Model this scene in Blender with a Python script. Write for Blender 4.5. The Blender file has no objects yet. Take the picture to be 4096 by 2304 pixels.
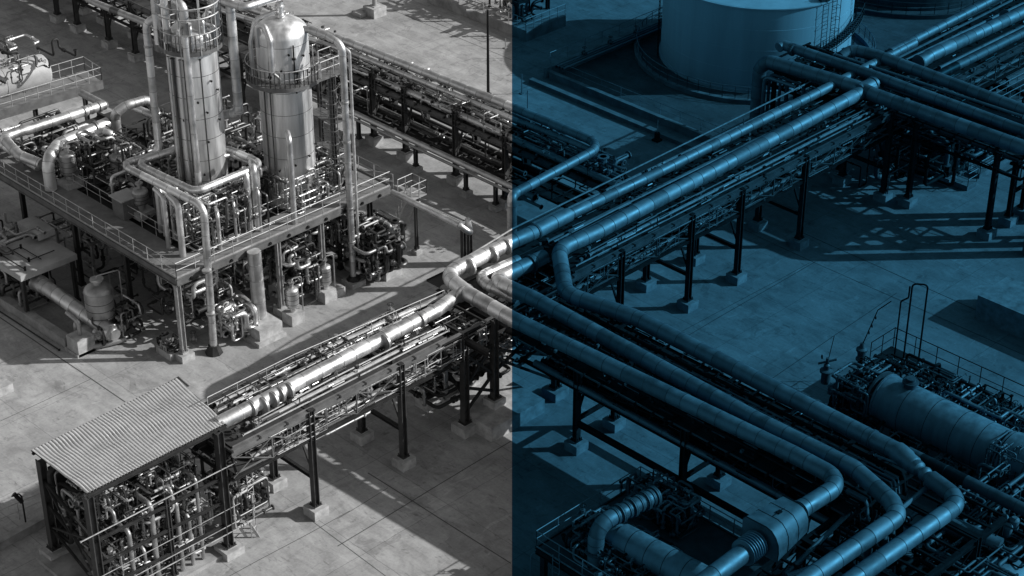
import bpy, math, random
from mathutils import Vector, Matrix
R = math.radians
rnd = random.Random(7)
scene = bpy.context.scene
col = scene.collection
# site frame: X runs along the long pipe racks, Y across them, the camera stands off to -X -Y
HEAD = R(45.3)
FWD = Vector((math.cos(HEAD), math.sin(HEAD), 0)); RGT = Vector((math.sin(HEAD), -math.cos(HEAD), 0))

# ------------------------------------------------------------------ materials
BLUE = (0.047, 0.214, 0.370, 1)  # blue overlay tint put into all surface colours past a plane through the camera
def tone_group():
    g = bpy.data.node_groups.new('overlay_half_tint', 'ShaderNodeTree')
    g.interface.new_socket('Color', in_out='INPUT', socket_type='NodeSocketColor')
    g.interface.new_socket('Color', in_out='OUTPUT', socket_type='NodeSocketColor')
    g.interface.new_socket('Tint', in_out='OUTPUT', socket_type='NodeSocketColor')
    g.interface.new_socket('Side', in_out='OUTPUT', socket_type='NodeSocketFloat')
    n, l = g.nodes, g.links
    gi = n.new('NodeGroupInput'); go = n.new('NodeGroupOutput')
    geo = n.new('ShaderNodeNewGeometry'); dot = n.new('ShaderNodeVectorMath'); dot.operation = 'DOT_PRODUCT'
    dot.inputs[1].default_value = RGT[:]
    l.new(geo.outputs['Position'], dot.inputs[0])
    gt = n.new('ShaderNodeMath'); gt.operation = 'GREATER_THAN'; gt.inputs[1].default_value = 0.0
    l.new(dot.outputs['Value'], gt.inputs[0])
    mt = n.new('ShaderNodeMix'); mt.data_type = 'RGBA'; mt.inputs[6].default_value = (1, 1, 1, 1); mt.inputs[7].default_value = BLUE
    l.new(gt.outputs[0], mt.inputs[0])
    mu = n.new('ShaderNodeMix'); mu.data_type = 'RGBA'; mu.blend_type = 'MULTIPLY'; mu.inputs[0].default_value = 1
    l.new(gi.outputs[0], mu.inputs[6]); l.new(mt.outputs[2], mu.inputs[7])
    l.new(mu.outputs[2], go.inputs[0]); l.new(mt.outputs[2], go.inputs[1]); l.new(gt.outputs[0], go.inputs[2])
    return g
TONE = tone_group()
def mat(name, c, rough=.5, metal=0., var=.25, scale=1.5, rvar=.12, streak=None, spec=.5, bump=0., fine=.0):
    m = bpy.data.materials.new(name); m.use_nodes = True
    n, l = m.node_tree.nodes, m.node_tree.links
    b = n['Principled BSDF']
    geo = n.new('ShaderNodeNewGeometry'); mp = n.new('ShaderNodeMapping'); l.new(geo.outputs['Position'], mp.inputs[0])
    if streak: mp.inputs['Scale'].default_value = streak
    nz = n.new('ShaderNodeTexNoise'); nz.inputs['Scale'].default_value = scale; nz.inputs['Detail'].default_value = 6; nz.inputs['Roughness'].default_value = .62
    l.new(mp.outputs[0], nz.inputs['Vector'])
    mr = n.new('ShaderNodeMapRange'); mr.inputs[1].default_value = .3; mr.inputs[2].default_value = .7
    mr.inputs[3].default_value = 1 - var; mr.inputs[4].default_value = 1 + var * .6
    l.new(nz.outputs[0], mr.inputs[0])
    mc = n.new('ShaderNodeMix'); mc.data_type = 'RGBA'; mc.blend_type = 'MULTIPLY'; mc.inputs[0].default_value = 1
    mc.inputs[6].default_value = (c, c, c, 1)
    l.new(mr.outputs[0], mc.inputs[7])
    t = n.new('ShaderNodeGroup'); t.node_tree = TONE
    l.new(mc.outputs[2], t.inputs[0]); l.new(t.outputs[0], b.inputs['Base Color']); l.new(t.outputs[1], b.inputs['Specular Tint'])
    rr = n.new('ShaderNodeMapRange'); rr.inputs[1].default_value = .3; rr.inputs[2].default_value = .7
    rr.inputs[3].default_value = max(.05, rough - rvar); rr.inputs[4].default_value = min(1, rough + rvar)
    l.new(nz.outputs[0], rr.inputs[0]); l.new(rr.outputs[0], b.inputs['Roughness'])
    if metal > .5:      # the blue-toned half imitates a colour overlay: metals made duller, darker and less mirror-like
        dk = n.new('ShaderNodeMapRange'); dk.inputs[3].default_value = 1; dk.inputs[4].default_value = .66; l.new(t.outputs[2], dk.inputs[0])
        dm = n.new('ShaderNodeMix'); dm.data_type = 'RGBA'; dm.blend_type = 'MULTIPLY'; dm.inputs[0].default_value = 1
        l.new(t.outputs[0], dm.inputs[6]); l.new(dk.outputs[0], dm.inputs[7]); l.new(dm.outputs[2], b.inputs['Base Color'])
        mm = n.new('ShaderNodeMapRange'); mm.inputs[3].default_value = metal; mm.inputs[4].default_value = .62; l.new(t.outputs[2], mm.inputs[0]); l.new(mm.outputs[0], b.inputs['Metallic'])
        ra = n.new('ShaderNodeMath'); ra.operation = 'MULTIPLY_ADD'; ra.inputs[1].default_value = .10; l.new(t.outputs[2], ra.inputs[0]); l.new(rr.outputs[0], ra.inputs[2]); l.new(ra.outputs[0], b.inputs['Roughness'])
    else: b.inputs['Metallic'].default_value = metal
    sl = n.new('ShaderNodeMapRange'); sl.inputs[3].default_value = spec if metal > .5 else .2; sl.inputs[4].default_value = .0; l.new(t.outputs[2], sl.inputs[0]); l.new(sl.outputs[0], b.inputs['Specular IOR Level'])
    if bump:
        bp = n.new('ShaderNodeBump'); bp.inputs['Strength'].default_value = bump; bp.inputs['Distance'].default_value = .03
        n2 = n.new('ShaderNodeTexNoise'); n2.inputs['Scale'].default_value = fine or 2.2; n2.inputs['Detail'].default_value = 3
        l.new(geo.outputs['Position'], n2.inputs['Vector']); l.new(n2.outputs[0], bp.inputs['Height']); l.new(bp.outputs[0], b.inputs['Normal'])
    return m
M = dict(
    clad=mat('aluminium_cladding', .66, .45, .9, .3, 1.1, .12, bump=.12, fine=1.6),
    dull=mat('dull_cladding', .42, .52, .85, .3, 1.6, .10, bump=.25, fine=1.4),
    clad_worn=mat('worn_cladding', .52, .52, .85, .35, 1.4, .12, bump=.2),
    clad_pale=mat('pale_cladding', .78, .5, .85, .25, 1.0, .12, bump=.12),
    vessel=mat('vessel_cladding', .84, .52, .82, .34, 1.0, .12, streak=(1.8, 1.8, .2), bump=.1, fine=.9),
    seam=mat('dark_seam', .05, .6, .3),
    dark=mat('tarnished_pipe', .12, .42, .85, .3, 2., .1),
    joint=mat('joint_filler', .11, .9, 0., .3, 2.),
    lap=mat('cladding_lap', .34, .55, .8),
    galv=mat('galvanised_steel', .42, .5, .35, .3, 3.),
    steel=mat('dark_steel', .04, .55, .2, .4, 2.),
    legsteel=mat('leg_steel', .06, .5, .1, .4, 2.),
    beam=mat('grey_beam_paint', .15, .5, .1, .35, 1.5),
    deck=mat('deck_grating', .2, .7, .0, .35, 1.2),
    under=mat('shade_grating', .05, .8, .0, .35, 1.2),  # near-black tone with the shade of gaps and undersides put in
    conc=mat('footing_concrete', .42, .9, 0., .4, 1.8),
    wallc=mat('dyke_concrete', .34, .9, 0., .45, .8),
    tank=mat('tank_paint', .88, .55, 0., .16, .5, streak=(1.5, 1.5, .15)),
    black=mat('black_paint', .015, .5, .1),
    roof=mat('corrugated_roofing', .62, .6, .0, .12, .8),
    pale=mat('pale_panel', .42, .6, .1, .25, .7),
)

def ground_material(name='concrete_slabs', base=.42, joint=True):
    m = bpy.data.materials.new(name); m.use_nodes = True
    n, l = m.node_tree.nodes, m.node_tree.links; b = n['Principled BSDF']; b.inputs['Roughness'].default_value = .85
    b.inputs['Specular IOR Level'].default_value = .25
    geo = n.new('ShaderNodeNewGeometry')
    def brick(w, h, mort, smooth, off, c1, c2, cm, loc=(0, 0, 0), rz=0):
        mp = n.new('ShaderNodeMapping'); mp.inputs['Location'].default_value = loc; mp.inputs['Rotation'].default_value = (0, 0, rz)
        l.new(wv.outputs[0], mp.inputs[0])
        t = n.new('ShaderNodeTexBrick'); t.offset = off; t.inputs['Scale'].default_value = 1
        t.inputs['Brick Width'].default_value = w; t.inputs['Row Height'].default_value = h
        t.inputs['Mortar Size'].default_value = mort; t.inputs['Mortar Smooth'].default_value = smooth
        t.inputs['Color1'].default_value = (c1,) * 3 + (1,); t.inputs['Color2'].default_value = (c2,) * 3 + (1,); t.inputs['Mortar'].default_value = (cm,) * 3 + (1,)
        l.new(mp.outputs[0], t.inputs[0]); return t.outputs['Color']
    # joints wander a little, as in worn slabs
    nw = n.new('ShaderNodeTexNoise'); nw.inputs['Scale'].default_value = .7; nw.inputs['Detail'].default_value = 3; l.new(geo.outputs['Position'], nw.inputs['Vector'])
    sv = n.new('ShaderNodeVectorMath'); sv.operation = 'MULTIPLY_ADD'; sv.inputs[1].default_value = (.16, .16, 0)
    l.new(nw.outputs['Color'], sv.inputs[0]); l.new(geo.outputs['Position'], sv.inputs[2]); wv = sv
    cur = brick(3.1, 1.05, .014, .5, .42, 1.0, .90, .86, rz=R(90))
    def mul(a, b_, f=1.):
        x = n.new('ShaderNodeMix'); x.data_type = 'RGBA'; x.blend_type = 'MULTIPLY'; x.inputs[0].default_value = f
        l.new(a, x.inputs[6])
        l.new(b_, x.inputs[7]); return x.outputs[2]
    cur = mul(cur, brick(6.3, 6.3, .022, .3, .0, 1.0, .90, .60, loc=(1.1, 2.3, 0)))
    def noise(scale, det, lo, hi, a, b_, sc=(1, 1, 1), dist=0):
        mp = n.new('ShaderNodeMapping'); mp.inputs['Scale'].default_value = sc; l.new(geo.outputs['Position'], mp.inputs[0])
        t = n.new('ShaderNodeTexNoise'); t.inputs['Scale'].default_value = scale; t.inputs['Detail'].default_value = det; t.inputs['Distortion'].default_value = dist
        t.inputs['Roughness'].default_value = .65
        l.new(mp.outputs[0], t.inputs['Vector'])
        r_ = n.new('ShaderNodeMapRange'); r_.inputs[1].default_value = lo; r_.inputs[2].default_value = hi; r_.inputs[3].default_value = a; r_.inputs[4].default_value = b_
        l.new(t.outputs[0], r_.inputs[0]); return r_.outputs[0]
    cur = mul(cur, noise(.16, 5, .35, .65, .84, 1.12))
    cur = mul(cur, noise(1.1, 9, .30, .70, .74, 1.16, sc=(1, .45, 1), dist=.6))
    cur = mul(cur, noise(.8, 3, .66, .74, 1.0, .62, dist=.3))
    cur = mul(cur, noise(.55, 10, .56, .66, 1.0, .82, sc=(.35, 1.2, 1), dist=1.2))
    cur = mul(cur, noise(6, 4, .3, .7, .88, 1.08))
    cur = mul(cur, noise(2.6, 8, .58, .70, 1.0, .62, sc=(1, .25, 1), dist=2.0))
    cur = mul(cur, noise(1.7, 8, .60, .70, 1.0, 1.3, sc=(.25, 1, 1), dist=1.5))
    cur = mul(cur, noise(.42, 12, .60, .63, 1.0, .80, dist=.8))
    cur = mul(cur, noise(.30, 12, .62, .64, 1.0, 1.13, dist=.4))
    bs = n.new('ShaderNodeMix'); bs.data_type = 'RGBA'; bs.blend_type = 'MULTIPLY'; bs.inputs[0].default_value = 1; bs.inputs[7].default_value = (base,) * 3 + (1,)
    l.new(cur, bs.inputs[6])
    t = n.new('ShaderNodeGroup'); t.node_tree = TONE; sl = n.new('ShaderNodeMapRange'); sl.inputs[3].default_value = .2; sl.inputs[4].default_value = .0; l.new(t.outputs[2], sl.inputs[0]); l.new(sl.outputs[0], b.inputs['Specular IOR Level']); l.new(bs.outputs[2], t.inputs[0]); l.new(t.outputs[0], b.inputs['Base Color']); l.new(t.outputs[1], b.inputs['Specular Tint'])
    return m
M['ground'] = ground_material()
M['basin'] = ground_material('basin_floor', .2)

# ------------------------------------------------------------------ mesh collector
def fillet(pts, rad, k=6):
    pts = [Vector(p) for p in pts]
    if len(pts) < 3 or rad <= 0: return pts
    out = [pts[0]]
    for i in range(1, len(pts) - 1):
        p, a, b = pts[i], pts[i - 1] - pts[i], pts[i + 1] - pts[i]
        la, lb = a.length, b.length
        if la < 1e-5 or lb < 1e-5: continue
        a /= la; b /= lb
        ang = a.angle(b)
        if ang > math.pi - .05: out.append(p); continue
        d = min(rad / math.tan(ang / 2), la * .49, lb * .49)
        r_ = d * math.tan(ang / 2)
        bis = (a + b).normalized(); c = p + bis * (r_ / math.sin(ang / 2))
        s = p + a * d - c; e = p + b * d - c
        tot = s.angle(e); ax = s.cross(e).normalized()
        for j in range(k + 1): out.append(c + Matrix.Rotation(tot * j / k, 3, ax) @ s)
    out.append(pts[-1]); return out

class MB:
    def __init__(s): s.v = []; s.f = []; s.mi = []; s.sm = []; s.cur = 0
    def add(s, vs, fs, smooth=False):
        o = len(s.v); s.v += [tuple(v) for v in vs]
        for f in fs: s.f.append([i + o for i in f]); s.mi.append(s.cur); s.sm.append(smooth)
        return s
    def hexa(s, p):
        return s.add(p, [(0, 3, 2, 1), (4, 5, 6, 7), (0, 1, 5, 4), (1, 2, 6, 5), (2, 3, 7, 6), (3, 0, 4, 7)])
    def box(s, cx, cy, cz, sx, sy, sz, rz=0):
        c, t = math.cos(rz), math.sin(rz); p = []
        for z in (-.5, .5):
            for x, y in ((-.5, -.5), (.5, -.5), (.5, .5), (-.5, .5)):
                X, Y = x * sx, y * sy; p.append((cx + X * c - Y * t, cy + X * t + Y * c, cz + z * sz))
        return s.hexa(p)
    def bar(s, a, b, w, h):
        a, b = Vector(a), Vector(b); d = (b - a).normalized()
        up = Vector((0, 0, 1)) if abs(d.z) < .95 else Vector((1, 0, 0))
        sd = d.cross(up).normalized() * w / 2; u = sd.cross(d).normalized() * h / 2
        return s.hexa([a - sd - u, a + sd - u, b + sd - u, b - sd - u, a - sd + u, a + sd + u, b + sd + u, b - sd + u])
    def channel(s, a, b, w, h, t=.04):      # I section lying: two flanges and a web
        a, b = Vector(a), Vector(b)
        z = Vector((0, 0, 1)) * (h / 2 - t / 2)
        s.bar(a + z, b + z, w, t); s.bar(a - z, b - z, w, t); s.bar(a, b, t, h - 2 * t); return s
    def hcol(s, x, y, z0, z1, w, t=.05, along='x'):
        zc, h = (z0 + z1) / 2, z1 - z0
        if along == 'x':
            s.box(x, y - w / 2 + t / 2, zc, w, t, h); s.box(x, y + w / 2 - t / 2, zc, w, t, h); s.box(x, y, zc, t, w - 2 * t, h)
        else:
            s.box(x - w / 2 + t / 2, y, zc, t, w, h); s.box(x + w / 2 - t / 2, y, zc, t, w, h); s.box(x, y, zc, w - 2 * t, t, h)
        return s
    def tube(s, pts, r, n=8, caps=True):
        pts = [Vector(p) for p in pts]
        q = [pts[0]]
        for p in pts[1:]:
            if (p - q[-1]).length > 1e-4: q.append(p)
        pts = q
        if len(pts) < 2: return s
        rs = r if isinstance(r, (list, tuple)) else [r] * len(pts)
        if len(rs) < len(pts): rs = list(rs) + [rs[-1]] * (len(pts) - len(rs))
        t0 = (pts[1] - pts[0]).normalized()
        ref = Vector((0, 0, 1)) if abs(t0.z) < .9 else Vector((1, 0, 0))
        u = t0.cross(ref).normalized(); vs = []; prev = t0
        for i, p in enumerate(pts):
            if i == 0: t = t0
            elif i == len(pts) - 1: t = (pts[i] - pts[i - 1]).normalized()
            else:
                t = ((pts[i] - pts[i - 1]).normalized() + (pts[i + 1] - pts[i]).normalized())
                t = t.normalized() if t.length > 1e-5 else prev
            u = (u - t * u.dot(t))
            u = u.normalized() if u.length > 1e-5 else t.orthogonal().normalized()
            w = t.cross(u); prev = t
            for j in range(n):
                a = 2 * math.pi * j / n; vs.append(p + (u * math.cos(a) + w * math.sin(a)) * rs[i])
        fs = []
        for i in range(len(pts) - 1):
            for j in range(n):
                k = (j + 1) % n; fs.append((i * n + j, i * n + k, (i + 1) * n + k, (i + 1) * n + j))
        s.add(vs, fs, True)
        if caps:
            s.add(vs[:n], [tuple(range(n - 1, -1, -1))]); s.add(vs[-n:], [tuple(range(n))])
        return s
    def pipe(s, pts, r, bend=None, n=12, k=6): return s.tube(fillet(pts, bend if bend is not None else r * 3, k), r, n)
    def lathe(s, c, prof, n=24, axis=(0, 0, 1), smooth=True):
        c = Vector(c); ax = Vector(axis).normalized()
        ref = Vector((0, 0, 1)) if abs(ax.z) < .9 else Vector((1, 0, 0))
        u = ax.cross(ref).normalized(); w = ax.cross(u); vs = []
        for (r, t) in prof:
            for j in range(n):
                a = 2 * math.pi * j / n; vs.append(c + ax * t + (u * math.cos(a) + w * math.sin(a)) * max(r, .0005))
        fs = []
        for i in range(len(prof) - 1):
            for j in range(n):
                k = (j + 1) % n; fs.append((i * n + j, (i + 1) * n + j, (i + 1) * n + k, i * n + k))
        s.add(vs, fs, smooth); m_ = len(prof) - 1
        s.add(vs[:n], [tuple(range(n))]); s.add(vs[m_ * n:], [tuple(range(n - 1, -1, -1))])
        return s
    def merge(s, o, mi):
        k = len(s.v); s.v += o.v
        for f, sm in zip(o.f, o.sm): s.f.append([i + k for i in f]); s.sm.append(sm); s.mi.append(mi)
    def build(s, name, mats, parent=None, origin=None, label=None):
        me = bpy.data.meshes.new(name)
        if parent is not None: o0 = wpos(parent)
        else: o0 = Vector(origin) if origin is not None else Vector(s.v[0])
        me.from_pydata([(a - o0[0], b - o0[1], c - o0[2]) for a, b, c in s.v], [], s.f)
        if not isinstance(mats, (list, tuple)): mats = [mats]
        for m_ in mats: me.materials.append(M[m_])
        me.polygons.foreach_set('material_index', s.mi); me.polygons.foreach_set('use_smooth', s.sm)
        if any(s.sm): me.set_sharp_from_angle(angle=R(38))
        me.update()
        o = bpy.data.objects.new(name, me); col.objects.link(o)
        if parent is not None: o.parent = parent
        else: o.location = o0
        if label: o['label'] = label
        return o
def wpos(o):
    p = Vector((0, 0, 0))
    while o is not None: p += o.location; o = o.parent
    return p
def tag(o, label=None, cat=None, group=None, kind=None):
    if label: o['label'] = label
    if cat: o['category'] = cat
    if group: o['group'] = group
    if kind: o['kind'] = kind
    return o
def thing(name, label, cat, loc, group=None):
    o = bpy.data.objects.new(name, None); col.objects.link(o); o.location = loc; o.empty_display_size = .3
    return tag(o, label, cat, group)
def copy_tree(o, parent=None):
    c = o.copy(); col.objects.link(c); c.parent = parent
    for ch in [x for x in kids.get(o.name, [])]: copy_tree(ch, c)
    return c
kids = {}
MASS = MB(); MASS_MATS = ['clad', 'dull', 'galv', 'steel', 'beam', 'under', 'lap', 'dark']
def index_kids(root):
    kids[root.name] = [o for o in col.objects if o.parent == root]
    for k in kids[root.name]: index_kids(k)
def near(c, o, d, z): # a point beside an axis: o metres to the sunny side, d metres towards the yard
    return Vector((c[0] + RGT.x * o - FWD.x * d, c[1] + RGT.y * o - FWD.y * d, z))

# ------------------------------------------------------------------ builders
def seams(mb, path, r, sp, w=.028, n=16, lift=.010, start=.5):
    L = 0; nxt = start
    for a, b in zip(path[:-1], path[1:]):
        d = (b - a).length
        if d < 1e-5: continue
        t = (b - a) / d
        while nxt < L + d:
            p = a + t * (nxt - L); mb.tube([p - t * w / 2, p + t * w / 2], r + lift, n); nxt += sp * rnd.uniform(.8, 1.2)
        L += d
def big_pipe(name, label, pts, r, mat_='clad', bend=None, sp=1.25, group=None, flanges=(), n=20, cat='pipe', parent=None, k=8, collars=()):
    pts = [Vector(p) for p in pts]
    path = fillet(pts, bend if bend is not None else r * 2.6, k)
    mb = MB()
    if sp:          # sheet sections with lapped joints, shorter on the bends, each a little different in sheen and girth
        cur = [path[0]]; acc = 0; want = sp * rnd.uniform(.7, 1.3); cuts = []
        def close():
            mb.cur = rnd.choice((0, 0, 0, 2, 3)); mb.tube(cur, r * rnd.uniform(.992, 1.012), n)
        for a, b in zip(path[:-1], path[1:]):
            L = (b - a).length; done = 0
            while acc + (L - done) > want:
                done += want - acc; p = a + (b - a) * (done / L); cur.append(p); close(); cuts.append((p, (b - a).normalized())); cur = [p]; acc = 0; want = sp * (rnd.uniform(.7, 1.35) if L > sp else rnd.uniform(.45, .6))
            acc += L - done
            if (b - cur[-1]).length > 1e-4: cur.append(b)
        if len(cur) > 1: close()
        mb.cur = 1
        for p, d in cuts: mb.tube([p - d * .014, p + d * .014], r * 1.012 + .008, n)
    else: mb.tube(path, r, n)
    root = mb.build(name, [mat_, 'lap', *(('clad_worn', 'clad_pale') if mat_ == 'clad' else ('dark', mat_))], parent=parent, origin=pts[0])
    if parent is None: tag(root, label, cat, group)
    for (p, d) in flanges:
        p, d = Vector(p), Vector(d).normalized(); f = MB()
        f.tube([p - d * .09, p - d * .012], r * 1.25, n); f.tube([p + d * .012, p + d * .09], r * 1.25, n)
        f.cur = 1; f.tube([p - d * .012, p + d * .012], r * 1.12, n)
        u = d.orthogonal().normalized(); v = d.cross(u)
        for j in range(16):
            a = j * math.pi / 8; q = p + (u * math.cos(a) + v * math.sin(a)) * r * 1.17; f.tube([q - d * .13, q + d * .13], .022, 5)
        f.build('flange', ['dull', 'seam'], root)
    for (p, d) in collars:
        p, d = Vector(p), Vector(d).normalized(); f = MB(); f.tube([p - d * .07, p - d * .012], r + .05, n); f.tube([p + d * .012, p + d * .07], r + .05, n); f.cur = 1; f.tube([p - d * .012, p + d * .012], r + .04, n); f.build('collar', ['clad_worn', 'seam'], root)
    return root
def small_pipe(label, pts, r, mat_='clad', group=None, name='small_pipe', bend=None, n=8, ends=True):
    pts = [Vector(p) for p in pts]
    mb = MB(); mb.pipe(pts, r, bend if bend is not None else r * 3, n, 4)
    if ends:
        for a, b in ((pts[0], pts[1]), (pts[-1], pts[-2])):
            d = (b - a).normalized(); mb.tube([a, a + d * .05], r * 1.7, n)
    return tag(mb.build(name, mat_, origin=pts[0]), label, 'pipe', group)
def rail_mesh(mb, pts, h=1.1, sp=1.5, r=.026, mid=True, kick=.0):
    pts = [Vector(p) for p in pts]; up = Vector((0, 0, h))
    mb.tube([p + up for p in pts], r, 6)
    if mid: mb.tube([p + up * .52 for p in pts], r * .8, 6)
    for a, b in zip(pts[:-1], pts[1:]):
        L = (b - a).length; k = max(1, round(L / sp))
        for i in range(k + 1): p = a.lerp(b, i / k); mb.tube([p, p + up], r, 5)
        if kick: mb.bar(a + Vector((0, 0, kick / 2)), b + Vector((0, 0, kick / 2)), .015, kick)
def railing(pts, parent=None, h=1.1, sp=1.5, label=None, group=None, r=.026, m='galv', kick=0.):
    mb = MB(); rail_mesh(mb, pts, h, sp, r, kick=kick)
    o = mb.build('handrail', m, parent, origin=pts[0])
    if parent is None: tag(o, label, 'handrail', group)
    return o
def ladder_mesh(mb, a, b, w=.5, sp=.32, side=(1, 0, 0), r=.025, cage=False):
    a, b, s_ = Vector(a), Vector(b), Vector(side).normalized() * w / 2
    mb.tube([a - s_, b - s_], r, 5); mb.tube([a + s_, b + s_], r, 5)
    k = int((b - a).length / sp)
    for i in range(1, k): p = a.lerp(b, i / k); mb.tube([p - s_, p + s_], r * .7, 5)
    if cage:
        d = s_.normalized().cross(Vector((0, 0, 1)));
        if d.dot(FWD) > 0: d = -d
        for i in range(6, k, 3):
            p = a.lerp(b, i / k); ring = [p + s_.normalized() * .36 * math.cos(t) + d * .62 * math.sin(t) for t in [math.pi * j / 8 for j in range(9)]]
            mb.tube(ring, r * .7, 4, False)
        for t in (math.pi * .25, math.pi * .5, math.pi * .75):
            o = s_.normalized() * .36 * math.cos(t) + d * .62 * math.sin(t); mb.tube([a.lerp(b, 6 / k) + o, b + o], r * .6, 4)
def stair_mesh(mb, a, b, w=.8, rails=True, side=None, galv=None):
    a, b = Vector(a), Vector(b); d = b - a; hd = Vector((d.x, d.y, 0)).normalized(); s_ = hd.cross(Vector((0, 0, 1))) * w / 2
    mb.bar(a - s_, b - s_, .05, .22); mb.bar(a + s_, b + s_, .05, .22)
    k = max(2, int(abs(d.z) / .22))
    for i in range(1, k + 1):
        p = a.lerp(b, i / (k + .001)); mb.box(p.x, p.y, p.z, *( (.26, w) if abs(hd.x) > abs(hd.y) else (w, .26)), .03)
    if rails:
        for q in (-1, 1):
            rail_mesh(mb, [a + s_ * q, b + s_ * q], 1.0, 1.2)
def footing(parent, x, y, s_=1.05, h=.62, name='footing', mat_='conc'):
    mb = MB(); mb.box(x, y, h / 2, s_, s_, h)
    mb.box(x, y, h + .03, s_ * .5, s_ * .5, .06)
    return mb.build(name, mat_, parent)
def leg_part(parent, x, y, z1, w=.36, along='y', h=.62, foot=True, z0=None, mats='legsteel'):
    mb = MB(); mb.hcol(x, y, (h + .06) if z0 is None else z0, z1, w, .05, along)
    zb = (h + .06) if z0 is None else z0
    mb.box(x, y, zb + .03, w * 1.5, w * 1.5, .06)
    for i in (-1, 1):
        for j in (-1, 1): mb.tube([(x + i * w * .6, y + j * w * .6, zb), (x + i * w * .6, y + j * w * .6, zb + .22)], .035, 5)
    for i in (-1, 1): mb.bar((x + i * w * .3, y - w * .66, zb + .1), (x + i * w * .3, y + w * .66, zb + .1), .03, .3)
    mb.build('leg', mats, parent)
    if foot: footing(parent, x, y, 1.05 * w / .36, h)
def rack(label, axis, stations, c0, c1, tiers, ztop, overhang=(0, 0), leg_w=.36, ends=None, truss=True, strut=2.6, group=None, faces=(0,), braces=True, lowstrut=None, oh_from=-1e9):
    """A pipe rack along an axis: portal legs at the stations, cross beams and side beams at each tier, truss braces and struts."""
    def P(a, c, z): return Vector((a, c, z)) if axis == 'x' else Vector((c, a, z))
    root = thing('pipe_rack', label, 'pipe rack', P(stations[0], c0, 0), group)
    a0, a1 = (ends or (stations[0] - .6, stations[-1] + .6))
    al = 'y' if axis == 'x' else 'x'
    for st in stations:
        ov = overhang if st > oh_from else (overhang[0], .1)
        for c in (c0, c1):
            p = P(st, c, 0); leg_part(root, p.x, p.y, ztop - .1, leg_w, al)
        m = MB(); m.channel(P(st, min(c0, c1) - ov[0], ztop - .18), P(st, max(c0, c1) + ov[1], ztop - .18), .3, .36)
        m.build('cross_beam', 'steel', root)
        if strut: m = MB(); m.channel(P(st, c0, strut), P(st, c1, strut), .2, .26); m.build('strut', 'steel', root)
        if braces:
            zb = strut or 1.2
            for c in (c0, c1): m = MB(); m.bar(P(st, c, zb + .15), P(st, (c0 + c1) / 2, ztop - .5), .12, .12); m.build('brace', 'steel', root)
    for ti, z in enumerate(tiers):
        for ci, c in enumerate((c0, c1)):
            m = MB(); m.channel(P(a0, c, z - (.0 if ti else .22)), P(a1, c, z - (.0 if ti else .22)), .22, .42 if ti == 0 else .16)
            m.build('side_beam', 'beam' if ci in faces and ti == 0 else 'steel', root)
        k = min(48, int(abs(a1 - a0) / 1.3))
        for i in range(k + 1):
            a = a0 + (a1 - a0) * i / k; m = MB(); q = 0 if ti else 1; m.bar(P(a, min(c0, c1) - overhang[0] * q, z - .06), P(a, max(c0, c1) + overhang[1] * q * (a > oh_from), z - .06), .12, .14)
            m.build('cross_bar', 'steel', root)
    if truss and len(tiers) > 1:
        zt, zb = tiers[0] - .45, tiers[1] + .1
        for ci, c in enumerate((c0, c1)):
            st = [a0] + [x for x in stations if a0 < x < a1] + [a1]
            for s0, s1 in zip(st[:-1], st[1:]):
                k = max(1, round((s1 - s0) / 3.3)); m = MB()
                for i in range(k):
                    x0, x1 = s0 + (s1 - s0) * i / k, s0 + (s1 - s0) * (i + 1) / k
                    m.bar(P(x0, c, zb), P(x1, c, zt), .06, .06); m.bar(P(x0, c, zt), P(x1, c, zb), .06, .06)
                    m.bar(P(x1, c, zb), P(x1, c, zt), .07, .07)
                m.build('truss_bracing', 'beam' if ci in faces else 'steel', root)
    if lowstrut is not None:
        for c in (c0, c1):
            m = MB(); m.channel(P(stations[0], c, lowstrut), P(stations[-1], c, lowstrut), .26, .34); m.build('tie_beam', 'steel', root)
    return root

def valve_proto(big=1.):
    t = thing('valve', '', 'valve', (0, 0, 0))
    m = MB(); m.lathe((0, 0, -.24), [(.09, 0), (.17, .0), (.17, .05), (.08, .07), (.13, .16), (.15, .24), (.13, .32), (.08, .41), (.17, .43), (.17, .48), (.09, .48)], 12, (0, 0, 1))
    m.lathe((0, 0, 0), [(.10, 0), (.10, .22), (.14, .22), (.14, .27), (.05, .29), (.05, .34)], 10, (0, -1, 0)); m.build('valve_body', 'dull', t)
    m = MB(); m.tube([(0, -.3, 0), (0, -.62, 0)], .022, 6); m.build('stem', 'galv', t)
    m = MB(); ring = [Vector((.2 * math.cos(a), -.56, .2 * math.sin(a))) for a in [2 * math.pi * i / 14 for i in range(15)]]
    m.tube(ring, .022, 5, False)
    for a in (0, math.pi / 3 * 2, math.pi / 3 * 4): m.tube([(0, -.56, 0), (.2 * math.cos(a), -.56, .2 * math.sin(a))], .015, 4)
    m.build('handwheel', 'steel', t); return t
VALVE = None; nv = [0]
def put_valve(p, rz, label, group, tilt=0, s_=1., rx=0):
    global VALVE
    if VALVE is None: VALVE = valve_proto(); index_kids(VALVE); v = VALVE
    else: v = copy_tree(VALVE)
    v.location = p; v.rotation_euler = (rx, tilt, rz); v.scale = (s_,) * 3; tag(v, label, 'valve', group); return v
PUMP = None
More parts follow.
